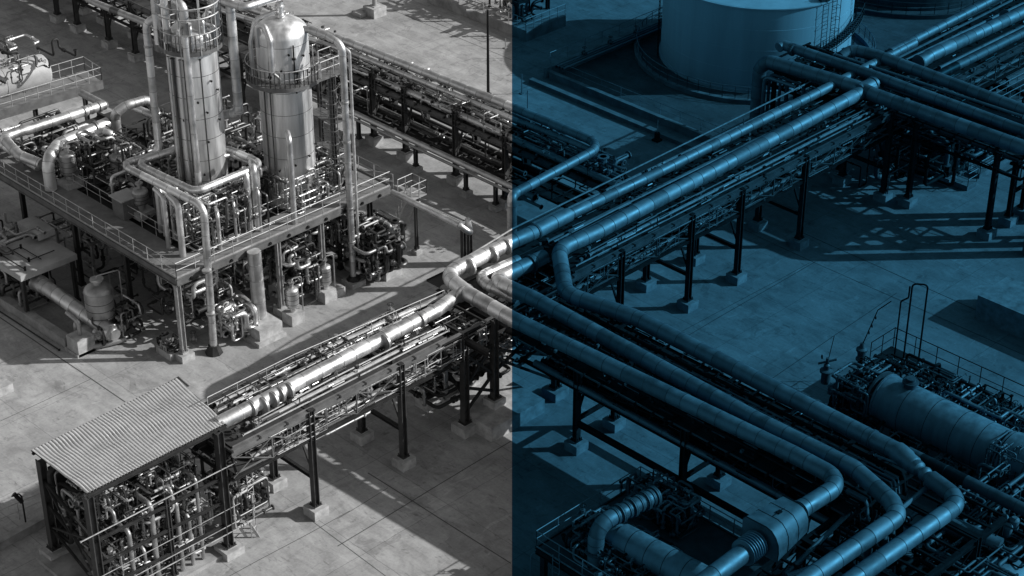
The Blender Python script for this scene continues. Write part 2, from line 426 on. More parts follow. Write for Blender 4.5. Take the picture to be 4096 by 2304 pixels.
def pump_proto():
    t = thing('pump', '', 'pump', (0, 0, 0))
    m = MB(); m.box(0, 0, .18, 1.9, .8, .36); m.build('plinth', 'conc', t)
    m = MB(); m.lathe((-.75, 0, .82), [(.05, 0), (.30, .02), (.30, .08), (.26, .1), (.26, .75), (.30, .77), (.30, .83), (.12, .86), (.12, .98)], 14, (1, 0, 0))
    for i in range(12):
        a = i * math.pi / 6; m.bar((-.62, .27 * math.cos(a), .82 + .27 * math.sin(a)), (.0, .27 * math.cos(a), .82 + .27 * math.sin(a)), .02, .03)
    m.box(-.35, 0, .46, .5, .5, .2); m.build('motor', 'dull', t)
    m = MB(); m.lathe((.28, 0, .82), [(.1, 0), (.34, .02), (.40, .12), (.40, .28), (.3, .42), (.2, .48), (.2, .62), (.28, .62), (.28, .7), (.1, .7)], 14, (1, 0, 0)); m.box(.5, 0, .45, .4, .4, .24); m.build('casing', 'clad', t)
    m = MB(); m.tube([(.5, 0, 1.1), (.5, 0, 1.75)], .14, 10); m.tube([(.5, 0, 1.62), (.5, 0, 1.75)], .24, 12); m.build('nozzle', 'clad', t)
    return t
def put_pump(p, rz, label, group=None, s_=1.):
    global PUMP
    if PUMP is None: PUMP = pump_proto(); index_kids(PUMP); v = PUMP
    else: v = copy_tree(PUMP)
    v.location = p; v.rotation_euler = (0, 0, rz); v.scale = (s_,) * 3; tag(v, label, 'pump', group); return v
def pot(p, r, h, label, group=None, mat_='clad', pipes=True, base=.5, cat='vessel', n=18):
    """small upright pressure vessel on a block"""
    t = thing('upright_vessel', label, cat, p, group); x, y, z = p
    m = MB(); m.box(x, y, z + base / 2, r * 2.4, r * 2.4, base); m.build('plinth', 'conc', t)
    prof = [(r * .45, 0), (r * .5, .3)] + [(r * math.sin(a), .3 + r * .55 * (1 - math.cos(a))) for a in [.5, .8, 1.1, 1.4]] + [(r, .3 + r * .6), (r, h - r * .6), (r * 1.03, h - r * .6), (r * 1.03, h - r * .5), (r, h - r * .5)] + [(r * math.cos(a), h - r * .5 + r * .5 * math.sin(a)) for a in [.3, .6, .9, 1.2, 1.45]]
    m = MB(); m.lathe((x, y, z + base), prof, n); m.cur = 1
    for k in range(1, 4): m.tube([(x, y, z + base + .3 + (h - r) * k / 4), (x, y, z + base + .33 + (h - r) * k / 4)], r * 1.012, n)
    m.build('shell', [mat_, 'seam'], t)
    m = MB(); m.tube([(x, y, z + base + h - .05), (x, y, z + base + h + .35)], r * .3, 10); m.tube([(x, y, z + base + h + .3), (x, y, z + base + h + .38)], r * .5, 10); m.build('top_nozzle', 'dull', t)
    if pipes:
        m = MB(); m.pipe([(x, y, z + base + h + .3), (x, y, z + base + h + .6), (x + r * 1.6, y - r * .4, z + base + h + .6), (x + r * 1.6, y - r * .4, z + .1)], .05, .15, 6, 4); m.build('side_pipe', 'dull', t)
    return t
def tangle(n, bx, rr, label, group, seed, seg=(4, 9), mats=('dull', 'steel', 'dark', 'dark', 'steel', 'clad', 'dark', 'galv'), vert=.5, name='small_pipe', valves=0, vlabel='', step=(.4, 2.4), flo=None, keep=None):
    """n separate pipes routed square through a volume, each its own object, with the valves fitted among them"""
    g = random.Random(seed); (x0, x1), (y0, y1), (z0, z1) = bx
    keep = n if keep is None else round(keep * .82); valves = round(valves * .78)
    for i in range(n):
        p = [g.uniform(x0, x1), g.uniform(y0, y1), g.uniform(z0, z1) if not flo else z0]; pts = [Vector(p)]
        r_ = g.choice(rr); last = -1
        for k in range(g.randint(*seg)):
            ax = 2 if (last != 2 and g.random() < vert) else g.choice([a for a in (0, 1) if a != last])
            lo, hi = ((x0, x1), (y0, y1), (z0, z1))[ax]
            d = g.uniform(*step) * g.choice((-1, 1)); q = p[ax] + d
            if not lo <= q <= hi: q = p[ax] - d
            q = min(hi, max(lo, q))
            if abs(q - p[ax]) < r_ * 3: continue
            p[ax] = q; pts.append(Vector(p)); last = ax
        if len(pts) < 2: pts.append(pts[0] + Vector((0, 0, .8)))
        mb = MB(); mb.pipe(pts, r_, r_ * 2.6, 7 if r_ < .08 else 10, 4)
        for a, b in zip(pts[:-1], pts[1:]):
            if (b - a).length > r_ * 12 and g.random() < .7:
                d = (b - a).normalized(); q = a.lerp(b, g.uniform(.3, .7)); mb.tube([q - d * .05, q + d * .05], r_ * 1.75, 8)
                if g.random() < .5: q2 = q + d * .22; mb.tube([q2 - d * .05, q2 + d * .05], r_ * 1.75, 8); mb.tube([q, q2], r_ * 1.35, 8)
        d = (pts[1] - pts[0]).normalized(); mb.tube([pts[0], pts[0] + d * .06], r_ * 1.8, 8)
        d = (pts[-2] - pts[-1]).normalized(); mb.tube([pts[-1], pts[-1] + d * .06], r_ * 1.8, 8)
        mk = g.choice(mats)
        if i >= keep: MASS.merge(mb, MASS_MATS.index(mk))
        else: tag(mb.build(name, mk, origin=pts[0]), label, 'pipe', group)
    for i in range(valves):
        put_valve((g.uniform(x0, x1), g.uniform(y0, y1), g.uniform(z0, z1)), g.uniform(-2.4, 1.2), vlabel, group + ' valves', tilt=g.choice((0, math.pi / 2)), s_=g.uniform(.6, 1.1), rx=g.choice((0, -math.pi / 2)))

def speckle(axis, a, c, z, n, seed, rr=(.02, .05), lens=(.15, 1.3), mats=('clad', 'dark', 'dull', 'steel', 'steel', 'dark', 'steel')):  # added bits standing for light that shows through the rack
    """short made-up bits strewn between the pipes of a rack, for bright dashes in the dark gaps"""
    g = random.Random(seed)
    for i in range(n):
        x, y, zz = g.uniform(*a), g.uniform(*c), g.uniform(*z); L_ = g.uniform(*lens); m = MB(); r_ = g.uniform(*rr)
        q = g.random()
        d = (L_, 0, 0) if q < .7 else ((0, L_ * .6, 0) if q < .85 else (0, 0, L_ * .35))
        p = Vector((x, y, zz)); v = Vector(d)
        if axis == 'y': p = Vector((y, x, zz)); v = Vector((v.y, v.x, v.z))
        if g.random() < .3: m.box(p.x, p.y, p.z, .12 + r_ * 2, .12 + r_, .1 + r_ * 2)
        else: m.tube([p, p + v], r_, 5)
        MASS.merge(m, MASS_MATS.index(g.choice(mats)))
def tray(label, axis, a0, a1, c, z, w, group, mat_='under'):  # solid dark sheets added to close gaps and thicken the racks' shadows
    P = (lambda a, c_, z_: (a, c_, z_)) if axis == 'x' else (lambda a, c_, z_: (c_, a, z_))
    m = MB(); m.bar(P(a0, c, z), P(a1, c, z), w, .03)
    o = m.build('shade_sheet', mat_, origin=P(a0, c, z)); tag(o, label, 'added shade sheet', group)
    for q in (-1, 1): m = MB(); m.bar(P(a0, c + q * w / 2, z + .05), P(a1, c + q * w / 2, z + .05), .03, .12); m.build('side_lip', 'beam' if q < 0 else 'steel', o)

# ================================================================== SETTING
m = MB(); m.add([(-1500, -1500, 0), (1500, -1500, 0), (1500, 1500, 0), (-1500, 1500, 0)], [(0, 1, 2, 3)]); g_ = m.build('ground', 'ground', origin=(0, 0, 0)); tag(g_, kind='structure')
# main expansion joints: narrow dark fillings let into the slabs
m = MB()
for y in (-14.9, -19.9): m.add([(-70, y - .035, .004), (12, y - .035, .004), (12, y + .035, .004), (-70, y + .035, .004)], [(0, 1, 2, 3)])
JOINTS = []
def joint(a, b, w=.07):
    a, b = Vector((a[0], a[1], .004)), Vector((b[0], b[1], .004)); d = (b - a).normalized(); s_ = Vector((-d.y, d.x, 0)) * w / 2
    n_ = max(2, int((b - a).length / 3)); pts = [a.lerp(b, i / n_) + s_.normalized() * rnd.uniform(-.03, .03) for i in range(n_ + 1)]
    for p, q in zip(pts[:-1], pts[1:]): jm.add([p - s_, q - s_, q + s_, p + s_], [(0, 1, 2, 3)])
jm = MB()
joint((20.62, -9.05, 0.0), (20.27, -28.1, 0.0)); joint((17.93, -5.52, 0.0), (17.74, -12.51, 0.0), .05); joint((17.74, -12.51, 0.0), (17.79, -29.67, 0.0), .05)
joint((17.89, -12.52, 0.0), (3.79, -12.63, 0.0), .05); joint((17.46, -12.37, 0.0), (3.92, -12.04, 0.0), .04); joint((18.42, -19.15, 0.0), (3.83, -19.85, 0.0), .05)
joint((-21.33, -9.35, 0.0), (-21.26, -21.42, 0.0), .08); joint((-12.94, -13.01, 0.0), (-27.17, -13.44, 0.0), .07); joint((-27.27, 10.84, 0.0), (-34.0, 10.81, 0.0), .05)
joint((-27.32, 21.56, 0.0), (-27.26, 7.1, 0.0), .09); joint((-24.53, -11.44, 0.0), (-34.31, -11.25, 0.0), .05); joint((27.43, 43.19, 0.0), (27.27, 27.64, 0.0), .06)
joint((-21.48, -11.3, 0.0), (-25.54, -11.52, 0.0), .04); joint((-26.72, -10.71, 0.0), (-27.07, -19.07, 0.0), .05)
tag(jm.build('ground_joint', 'joint', origin=(0, 0, 0)), kind='structure')

# ================================================================== LONG RACK ALONG X
rack('long steel pipe rack crossing the whole yard from the shed towards the tank', 'x',
     [-26.1, -19.3, -.3, 6.6, 11.8, 18.8, 28.95], -10.3, -6.5, [7.25, 5.3], 7.3, overhang=(.15, 2.2), ends=(-31.6, 60), faces=(0,), oh_from=-12)
m = MB(); T = thing('junction_frame', 'heavy steel legs under the pipe bends, one standing on a raised concrete pad', 'pipe support', (-14.24, -10.3, 0))
for x, y, h0 in ((-14.24, -10.3, .62), (-11.9, -10.5, .0), (-13.9, -6.6, .62), (-7.46, -11.44, .62), (-10.5, -6.5, .62)):
    if h0: leg_part(T, x, y, 7.15, .42)
    else:
        m = MB(); m.box(-11.6, -10.9, .5, 4.6, 2.8, 1.0); m.build('pad', 'conc', T); leg_part(T, x, y, 7.15, .42, foot=False, z0=1.5); m = MB(); m.box(x, y, 1.25, 1.0, 1.0, .5); m.build('footing', 'conc', T)
for a, b in (((-14.24, -10.3, 2.6), (-14.24, -6.6, 5.2)), ((-14.24, -6.6, 2.6), (-14.24, -10.3, 5.2)), ((-14.2, -10.3, 3.2), (-11.9, -10.5, 5.6)), ((-11.9, -10.5, 3.2), (-14.2, -10.3, 5.6)), ((-11.9, -10.5, 3.4), (-7.5, -11.4, 6.2)), ((-10.5, -6.5, 3), (-7.5, -11.4, 6)), ((-14.2, -10.3, 1.4), (-11.9, -10.5, 3.4)), ((-11.9, -10.5, 2.0), (-14.2, -10.3, 3.2)), ((-14.2, -6.6, 1.2), (-10.5, -6.5, 4.2)), ((-10.5, -6.5, 1.2), (-14.2, -6.6, 4.2)), ((-7.5, -11.4, 1.2), (-11.9, -10.5, 4.4)), ((-11.9, -10.5, 5.0), (-7.5, -11.4, 3.0)), ((-14.2, -10.3, 4.2), (-10.5, -6.5, 4.2))):
    m = MB(); m.bar(a, b, .16, .16); m.build('brace', 'steel', T)
for a, b in (((-16, -10.3, 6.9), (-6, -10.3, 6.9)), ((-16, -6.5, 6.9), (-6, -6.5, 6.9)), ((-14.2, -12.4, 6.6), (-14.2, -5, 6.6)), ((-11.5, -12.4, 6.6), (-11.5, -5, 6.6)), ((-7.5, -12.4, 6.6), (-7.5, -5, 6.6))):
    m = MB(); m.channel(a, b, .3, .4); m.build('beam', 'steel', T)

# ================================================================== RACK ALONG Y (towards the yard's near end)
rack('blue-toned steel pipe rack branching off, with a thick tie beam between its legs', 'y',
     [-16.4, -24.8, -33.4], -10.75, -7.35, [7.1, 4.35], 7.15, overhang=(1.9, .9), ends=(-11.6, -37.4), faces=(), lowstrut=1.95, strut=2.2)

# ================================================================== FAR RACK ALONG Y (behind the columns)
rack('long far pipe rack running behind the two columns', 'y',
     [8.9, 14.25, 19.96, 23.72, 30., 36., 42., 50.9, 54.5, 59.4, 65.], 8.1, 10.4, [5.25, 2.3], 6.2, overhang=(.3, .2), ends=(-2.5, 75), faces=(0,), strut=None, truss=False)
rack('second row of far pipe supports with knee braces beyond the yard', 'y', [35.5, 43., 50.5, 54.5, 59.4, 62.6, 70], 4.2, 7.0, [5.4, 3.0], 5.5, overhang=(.2, .2), ends=(30, 78), faces=(0,), strut=None, truss=True)
# ================================================================== CROSSING RACK ALONG Y near the tank
rack('tall legged rack carrying three pipes across the long rack beside the storage tank', 'y',
     [-5.8, -12.1, -19.0], 29.6, 34.7, [7.1, 5.4], 7.2, overhang=(.7, .5), ends=(2., -21), faces=(0,), strut=None, braces=False)

# ================================================================== BIG PIPES
Z = 8.2
big_pipe('pipe', 'thick pipe turning down the branching rack in a wide dog-leg and narrowing at its end', [(30.02, -7.78, 8.2), (-1.01, -8.69, 8.2), (-4.33, -8.54, 8.2), (-7.95, -12.68, 8.2), (-6.98, -17.52, 8.2), (-7.21, -34.86, 8.2), (-7.21, -36.41, 8.2)], .5, 'clad', bend=1.8,
         collars=(((-7.21, -34.86, 8.2), (0, 1, 0)),))
# narrow neck with two bulbs, then on round the bend
a_, b_ = Vector((-7.21, -36.41, 8.2)), Vector((-7.98, -39.16, 8.2)); d_ = (b_ - a_); L_ = d_.length
m = MB(); m.lathe(a_, [(.5, 0), (.57, .04), (.58, L_ * .12), (.56, L_ * .3), (.50, L_ * .34), (.50, L_ * .5), (.42, L_ * .54), (.44, L_ * .6), (.42, L_ * .66), (.27, L_ * .70), (.25, L_ * .74), (.36, L_ * .77), (.41, L_ * .82), (.38, L_ * .87), (.30, L_ * .9), (.44, L_)], 20, d_)
tag(m.build('pipe_reducer', 'clad', origin=a_), 'narrowed neck with two bulbs joining the outermost dog-leg pipe to its next bend', 'pipe reducer')
big_pipe('pipe', 'thick pipe running from the bulbed neck round the outermost bend', [(-7.98, -39.16, 8.2), (-8.49, -41.41, 8.2), (-16.77, -41.25, 8.2), (-22.27, -41.18, 8.2)], .47, 'clad', bend=1.2)
big_pipe('pipe', 'thick lagged pipe looping round the outer bend and ending at the boxed valve', [(-0.53, -5.78, 8.2), (-3.67, -5.89, 8.2), (-5.62, -5.75, 8.2), (-11.61, -5.81, 8.2), (-12.12, -8.55, 8.2), (-12.28, -12.47, 8.2), (-11.34, -32.84, 8.2), (-11.38, -36.14, 8.2), (-14.72, -36.0, 8.2)], .48, 'clad', bend=1.25,
         collars=[((-9.8, -6.2, 8.2), (1, 0, 0)), ((-7.74, -6.08, 8.2), (1, 0, 0)), ((-6.4, -5.94, 8.2), (1, 0, 0)), ((-12.43, -8.24, 8.2), (0, 1, 0)), ((-3.67, -5.89, 8.2), (1, 0, 0))])
big_pipe('pipe', 'thick lagged pipe between its two neighbours on the branching rack, ending in a double-angled bend', [(-4.74, -7.69, 7.5), (-7.12, -7.76, 7.6), (-9.48, -7.87, 7.8), (-9.71, -11.59, 8.2), (-10.22, -29.23, 8.2), (-10.1, -35.82, 8.2), (-11.04, -38.85, 8.2), (-11.83, -39.84, 8.2), (-18.85, -39.7, 8.2), (-23.03, -39.63, 8.2)], .48, 'clad', bend=1.1,
         flanges=(((-6.03, -7.75, 7.55), (1, 0, 0)),))
big_pipe('pipe', 'short looped pipe tucked inside the middle bend', [(-6.45, -7.09, 7.7), (-9.66, -6.9, 7.7), (-9.97, -7.89, 7.7), (-9.51, -10.16, 7.4)], .36, 'clad', bend=1., sp=.6)
big_pipe('pipe', 'bright thick pipe leaving the shed roof and running to the middle bend', [(-31.21, -8.67, 8.0), (-29.89, -8.85, 8.15), (-14.7, -8.49, 8.15), (-12.63, -7.79, 7.9), (-10.68, -6.92, 7.2)], .42, 'clad', bend=1, n=24,
         collars=[((-28.39, -9.16, 8.15), (1, 0, 0)), ((-27.67, -9.11, 8.15), (1, 0, 0)), ((-27.06, -8.95, 8.15), (1, 0, 0)), ((-26.45, -8.98, 8.15), (1, 0, 0)), ((-19.27, -8.97, 8.15), (1, 0, 0)), ((-16.18, -8.63, 8.15), (1, 0, 0)), ((-15.03, -8.45, 8.15), (1, 0, 0)), ((-29.07, -8.95, 8.15), (1, 0, 0))])
big_pipe('pipe', 'slimmer lagged pipe running on along the back of the long rack under the crossing', [(38.92, -5.13, 8.1), (26.37, -5.5, 8.1), (8.43, -5.77, 8.1), (-0.55, -5.68, 8.1)], .36, 'clad')
# boxed valve and bellows at the end of the middle pipe
a_ = Vector((-14.72, -36.0, 8.2)); b_ = Vector((-18.49, -36.14, 8.2)); d_ = (b_ - a_).normalized(); u_ = Vector((-d_.y, d_.x, 0))
T = thing('valve_box', 'large faceted sheet-metal box round a valve at the end of a bent pipe', 'valve box', tuple(a_))
pr_ = [(-.85, -.6), (-.85, .66), (-.74, .8), (.25, .8), (.52, .72), (.74, .5), (.88, .2), (.92, -.15), (.9, -.6)]
A_ = a_ + d_ * .75; B_ = a_ + d_ * 3.7; k_ = len(pr_)
def ringp(t_, e_=0.): return [A_.lerp(B_, t_) + (u_ * p + Vector((0, 0, q))) * ((1 + .26 * t_) + e_) for p, q in pr_]
m = MB(); vs = ringp(0) + ringp(1)
m.add(vs, [tuple(range(k_)), tuple(range(2 * k_ - 1, k_ - 1, -1))]); m.add(vs, [(i, k_ + i, k_ + (i + 1) % k_, (i + 1) % k_) for i in range(k_)], True)
m.build('casing', 'clad_worn', T)
for t_ in (.0, .33, .66, .985):
    m = MB(); m.tube(ringp(t_, .012) + ringp(t_, .012)[:1], .018 if 0 < t_ < .9 else .035, 5, False); m.build('panel_joint', 'dark', T)
m = MB(); m.tube([a_ - d_ * .1, A_], .5, 20); m.tube([A_ - d_ * .28, A_ - d_ * .16], .58, 20); m.tube([A_ - d_ * .5, A_ - d_ * .44], .56, 20); m.build('collar', 'clad', T)
m = MB(); m.box(*(A_ + d_ * 1.4 + Vector((0, 0, .93))), .3, .2, .1); m.tube([A_ + d_ * 1.9 + Vector((0, 0, .97)), A_ + d_ * .9 + Vector((0, 0, .93))], .02, 5); m.build('latch', 'steel', T)
C_ = B_ + d_ * 2.6
m = MB(); m.tube([B_, C_], .5, 20)
m.cur = 0
for i in range(7): m.lathe(B_ + d_ * (.2 + i * .17), [(.5, 0), (.72, .06), (.72, .09), (.5, .15)], 22, d_)
tag(m.build('expansion_joint', 'clad', origin=B_), 'ribbed bellows joint on the pipe below the faceted box', 'expansion joint')
big_pipe('pipe', 'thick pipe running off from the ribbed bellows to the near edge', [C_, C_ + d_ * 8], .5, 'clad', sp=1.3)

# pipes crossing on the tank-side rack
big_pipe('pipe', 'thick pipe rising by the tank and crossing the long rack past the tee', [(27.73, 1.13, 8.3)[:2] + (0.,), (27.73, 1.13, 8.3), (28.71, -7.13, 8.3), (28.54, -8.97, 8.3), (28.8, -21.38, 8.3), (29.6, -22.6, 8.3), (29.6, -22.6, .2)], .52, 'clad', bend=1.3,
         collars=(((28.31, -1.22, 8.3), (0, 1, 0)), ((28.65, -11.54, 8.3), (0, 1, 0))))
m = MB(); p_ = Vector((29.28, -7.7, 8.3)); m.tube([p_ - Vector((1, 0, 0)), p_ + Vector((.9, 0, 0))], .53, 18); m.tube([p_ + Vector((.55, 0, 0)), p_ + Vector((.7, 0, 0))], .6, 18); tag(m.build('pipe_tee', 'clad', origin=p_), 'capped tee where the long rack pipe meets the crossing pipe', 'pipe tee')
big_pipe('pipe', 'pipe with a dark flanged head, middle one of the three crossing the long rack', [(30.16, 1.3, 8.4), (30.61, 1.27, 8.5), (30.93, -6.71, 8.5), (30.71, -20.14, 8.5), (29.6, -22.0, 8.5), (31., -22.0, 8.5), (31., -22., .2)], .40, 'clad', bend=.8, flanges=(((30.45, 0.15, 8.5), (0, 1, 0)),))
big_pipe('pipe', 'pipe with a rounded end, farthest of the three crossing the long rack', [(32.89, -2.65, 8.0), (33.86, -2.91, 8.4), (34.32, -5.0, 8.4), (33.83, -18.17, 8.4), (34.4, -20.5, 8.4), (34.4, -20.5, .2)], .46, 'clad', bend=.9)
small_pipe('slender pipe laid beside the middle crossing pipe', [(32.36, -2.37, 8.3), (33.09, -18.66, 8.3)], .12, 'clad', 'slender crossing pipes')
small_pipe('slender pipe laid just inside the farthest crossing pipe', [(32.13, -7.86, 8.1), (31.83, -19.49, 8.1)], .12, 'dull', 'slender crossing pipes')
small_pipe('slender pipe beside the lowest crossing pipe', [(30.58, -8.37, 8.1), (31.17, -19.91, 8.1)], .1, 'dull', 'slender crossing pipes')
big_pipe('pipe', 'duller pipe beside the second crossing pipe, below the flat bar', [(31.65, -5.76, 7.8), (33.27, -18.62, 7.8)], .24, 'dull', sp=2)
for i, (x, y, r_) in enumerate(((640, 720, .16), (690, 690, .12), (735, 650, .2), (790, 620, .12), (835, 600, .16), (900, 600, .12), (960, 600, .15))):
    p = ((27.39, 0.32, 7.2), (28.05, 0.37, 7.2), (28.38, 0.12, 7.4), (28.75, -0.16, 7.6), (28.72, -0.84, 7.6), (28.67, -1.66, 7.6), (28.61, -2.48, 7.6))[i]
    small_pipe('upright pipe in the bank of risers beside the storage tank', [(p[0], p[1], 0), p, (p[0] + .1, p[1] - 3, p[2])], r_, ('clad', 'dull', 'steel')[i % 3], 'risers beside the tank', bend=.5)
# beyond the crossing
big_pipe('pipe', 'thick bright pipe running away beyond the crossing pipes', [(36.07, -7.52, 8.0), (37.56, -7.54, 8.2), (50.18, -7.82, 8.2), (63.44, -8.08, 8.2)], .52, 'clad', collars=(((48.35, -7.29, 8.2), (1, 0, 0)), ((35.97, -7.6, 8.2), (1, 0, 0))))
big_pipe('pipe', 'pipe at the back of the rack beyond the crossing, next to the tank basin', [(35.9, -5.04, 8.2), (49.57, -4.62, 8.2), (57.09, -4.35, 8.2)], .34, 'clad')
big_pipe('pipe', 'flat-lit pipe nearest the railing beyond the crossing pipes', [(35.3, -9.84, 8.0), (46.96, -9.89, 8.0), (60.31, -9.94, 8.0)], .34, 'dull')
for i, (a, b) in enumerate((((36.1, -5.56, 7.8), (52.59, -5.27, 7.8)), ((36.23, -6.22, 7.8), (52.75, -6.25, 7.8)), ((36.46, -4.28, 7.8), (51.32, -4.01, 7.8)), ((37.3, -8.62, 7.6), (49.0, -8.66, 7.6)))):
    small_pipe('slender pipe on the rack beyond the crossing', [a, b], .11, ('dull', 'clad')[i % 2], 'slender pipes beyond the crossing')

# small lines along the long rack
g = random.Random(3); yl = [-9.9, -9.55, -9.2, -7.35, -7.05, -6.75, -6.45, -5.05, -4.75, -4.3]
for i, y in enumerate(yl):
    for (x0, x1) in ((-31, -15.4), (-4.2, 28.4)):
        if x0 < -20 and (y > -6.3 or (y > -8 and i % 2)): continue
        xs = [x0 + g.uniform(0, 2)]; pts = [Vector((xs[0], y, 7.5))]; x = xs[0]; yy = y
        while x < x1 - 4:
            x += g.uniform(3, 8); x = min(x, x1)
            pts.append(Vector((x, yy, 7.5 + (i % 3) * .08)))
            if g.random() < .25: yy = y + g.uniform(-.08, .08); pts.append(Vector((x + .25, yy, 7.5 + (i % 3) * .08)))
        pts.append(Vector((x1 + .3, yy, 7.5)))
        r_ = g.choice((.05, .07, .09, .11)); small_pipe('slender service pipe lying along the top of the long rack', pts, r_, g.choice(('clad', 'dull', 'galv')), 'service pipes on the long rack')
for i, (y, r_) in enumerate(((-9.7, .16), (-9.1, .1), (-8.4, .22), (-7.6, .13), (-6.9, .18))):
    for x0, x1 in ((-30, -16), (-5, 60)): small_pipe('pipe slung on the lower level of the long rack', [(x0, y, 5.65), (x1, y, 5.65)], r_, ('dull', 'steel', 'clad')[i % 3], 'lower level pipes of the long rack')
small_pipe('thin rail-like pipe along the back edge of the long rack', [(-9.27, -4.83, 7.9), (-4.05, -4.17, 7.9), (28.33, -3.64, 7.9)], .06, 'galv', name='small_pipe')
# small lines of the branching rack
for i, x in enumerate((-11.1, -10.75, -9.2, -8.9, -8.6, -8.3, -7.8, -6.2, -11.75)):
    small_pipe('slender service pipe lying along the branching rack', [(x, -13.2 - g.uniform(0, 1), 7.4), (x, -24, 7.4 + .06 * (i % 2)), (x + .12, -24.4, 7.4), (x + .12, -37.3, 7.4), (x + .12, -37.6, 6)], g.choice((.05, .07, .1)), g.choice(('clad', 'dull', 'steel')), 'service pipes on the branching rack')
for i, (x, r_) in enumerate(((-10.7, .2), (-10.1, .12), (-9.3, .26), (-8.5, .16), (-7.8, .2))):
    big_pipe('pipe', 'pipe on the lower level under the branching rack', [(x, -12.8, 4.38 + r_), (x, -37.5, 4.38 + r_), (x, -37.9, 1.)], r_, ('clad', 'steel', 'dull')[i % 3], group='lower level pipes of the branching rack', n=12, sp=2.5)

for i, (y, w) in enumerate(((-9.5, 1.5), (-7.85, 1.7), (-6.1, 1.7))):
    for a0, a1 in ((-31.4, -13), (-5.5, 60)): tray('added dark shade sheet lying low in the long rack among the lower pipes', 'x', a0, a1, y, 5.5, w, 'added shade sheets of the long rack')
for i, (x, w) in enumerate(((-11.5, 1.8), (-9.65, 1.8), (-7.7, 2.0))): tray('added dark shade sheet under the pipes of the branching rack', 'y', -12.6, -37, x, 7.0, w, 'added shade sheets of the branching rack')
for i, (x, w) in enumerate(((8.7, 1.2), (9.95, 1.2))): tray('added dark shade sheet inside the far rack', 'y', -1, 74, x, 5.1, w, 'added shade sheets of the far rack')
for z in (2.15,):
    for i, (x, w) in enumerate(((8.7, 1.2), (9.95, 1.2))): tray('added dark shade sheet stacked inside the far rack', 'y', -1, 74, x, z, w, 'stacked added shade sheets of the far rack')
for x, z, w in ((-8.4, 5.8, 2.0), (-10.0, 4.28, 1.5), (-8.4, 4.28, 1.6)): tray('added dark shade sheet on the lower levels of the branching rack', 'y', -12.6, -36.5, x, z, w, 'lower added shade sheets of the branching rack')
for i, (x, w) in enumerate(((4.9, 1.4), (6.3, 1.2))): tray('added dark shade sheet in the second far rack', 'y', 31, 77, x, 5.35, w, 'added shade sheets of the second far rack')
for i, (x, w) in enumerate(((30.1, 1.8), (32.1, 2.1), (34.1, 1.8))): tray('added dark shade sheet under the crossing pipes', 'y', 1, -21, x, 7.0, w, 'added shade sheets of the crossing rack')
for i, (y, w) in enumerate(((-9.2, 1.9), (-7.2, 1.8), (-5.3, 1.9))):
    for a0, a1 in (((-31.4, -15.5), (-4.5, 60)), ((-31.4, -15.5), (-11.6, 60)), ((-11.8, 60),))[i]: tray('added dark shade sheet lying under the top pipes of the long rack', 'x', a0, a1, y, 7.24, w, 'upper added shade sheets of the long rack')
speckle('x', (-31, -15), (-10.0, -6.2), (7.35, 7.7), 300, 101); speckle('x', (-4, 28), (-10.2, -4.3), (7.35, 7.7), 620, 102); speckle('x', (36, 58), (-11, -4), (7.2, 7.6), 260, 103)
speckle('x', (-30, 28), (-10.2, -6.0), (5.5, 5.9), 420, 104, mats=('dull', 'steel', 'galv'))
speckle('y', (-37, -12.5), (-12.2, -6.2), (7.2, 7.6), 520, 105); speckle('y', (-37, -12.5), (-11, -7.2), (4.4, 4.9), 200, 106, mats=('steel', 'dull'))
speckle('y', (-1, 72), (8.0, 10.8), (5.2, 6.6), 1500, 107); speckle('y', (-1, 72), (7.9, 10.8), (5.3, 6.4), 900, 110, mats=('clad', 'galv', 'dull', 'clad')); speckle('y', (5, 72), (7.2, 10.5), (2.4, 2.9), 350, 108)
speckle('y', (-20, 1), (29.6, 35), (7.2, 7.7), 300, 109)
tangle(70, ((-30, 28), (-10.1, -6.6), (5.7, 6.9)), (.03, .05, .07), 'bent pipe threaded through the truss of the long rack', 'pipes in the long truss', 121, keep=1, mats=('dark', 'galv', 'dull', 'steel'), vert=.3, step=(.6, 3.5))
tangle(50, ((-30, 28), (-10.4, -10.1), (5.5, 6.9)), (.02, .03), 'thin conduit along the face of the long rack', 'conduits of the long rack', 122, keep=0, mats=('galv', 'dull'), vert=.4, step=(.6, 3))
tangle(50, ((-10.8, -7.2), (-37, -13), (4.6, 6.9)), (.03, .05, .07), 'bent pipe threaded through the branching rack', 'pipes in the branching truss', 123, keep=1, mats=('dark', 'dull', 'steel'), vert=.3, step=(.6, 3.5))
tangle(50, ((8., 10.6), (-1, 50), (2.4, 6.7)), (.03, .05, .07), 'bent pipe threaded through the far rack', 'pipes in the far rack', 124, keep=1, mats=('dark', 'dull', 'steel', 'clad'), vert=.25, step=(.6, 3.5))
# ================================================================== FAR RACK PIPES
big_pipe('pipe', 'topmost bright pipe of the far rack, bending back and dropping to the ground', [(7.85, 41.78, 7.0), (9.39, 27.59, 7.0), (10.15, 10.33, 7.0), (10.31, 1.13, 7.0), (0.61, 0.4, 7.0), (.1, .1, 7.0), (.1, .1, 0.1)], .34, 'clad', bend=1.7)
for i, (dx, r_) in enumerate(((0, .26), (.55, .18))): small_pipe('upright pipe dropping from the far elbow of the far rack pipe', [(9.46, 0.39, 6.7), ((9.46, 0.39, 6.7)[0] + dx, (9.46, 0.39, 6.7)[1] - dx, .1)][::-1] if dx == 0 else [((9.46, 0.39, 6.7)[0] + dx, (9.46, 0.39, 6.7)[1] - dx, .1), ((9.46, 0.39, 6.7)[0] + dx, (9.46, 0.39, 6.7)[1] - dx, 6.3), ((9.46, 0.39, 6.7)[0] + dx + 1.5, (9.46, 0.39, 6.7)[1] - dx, 6.3)], r_, 'clad', 'uprights at the far elbow', bend=.4)
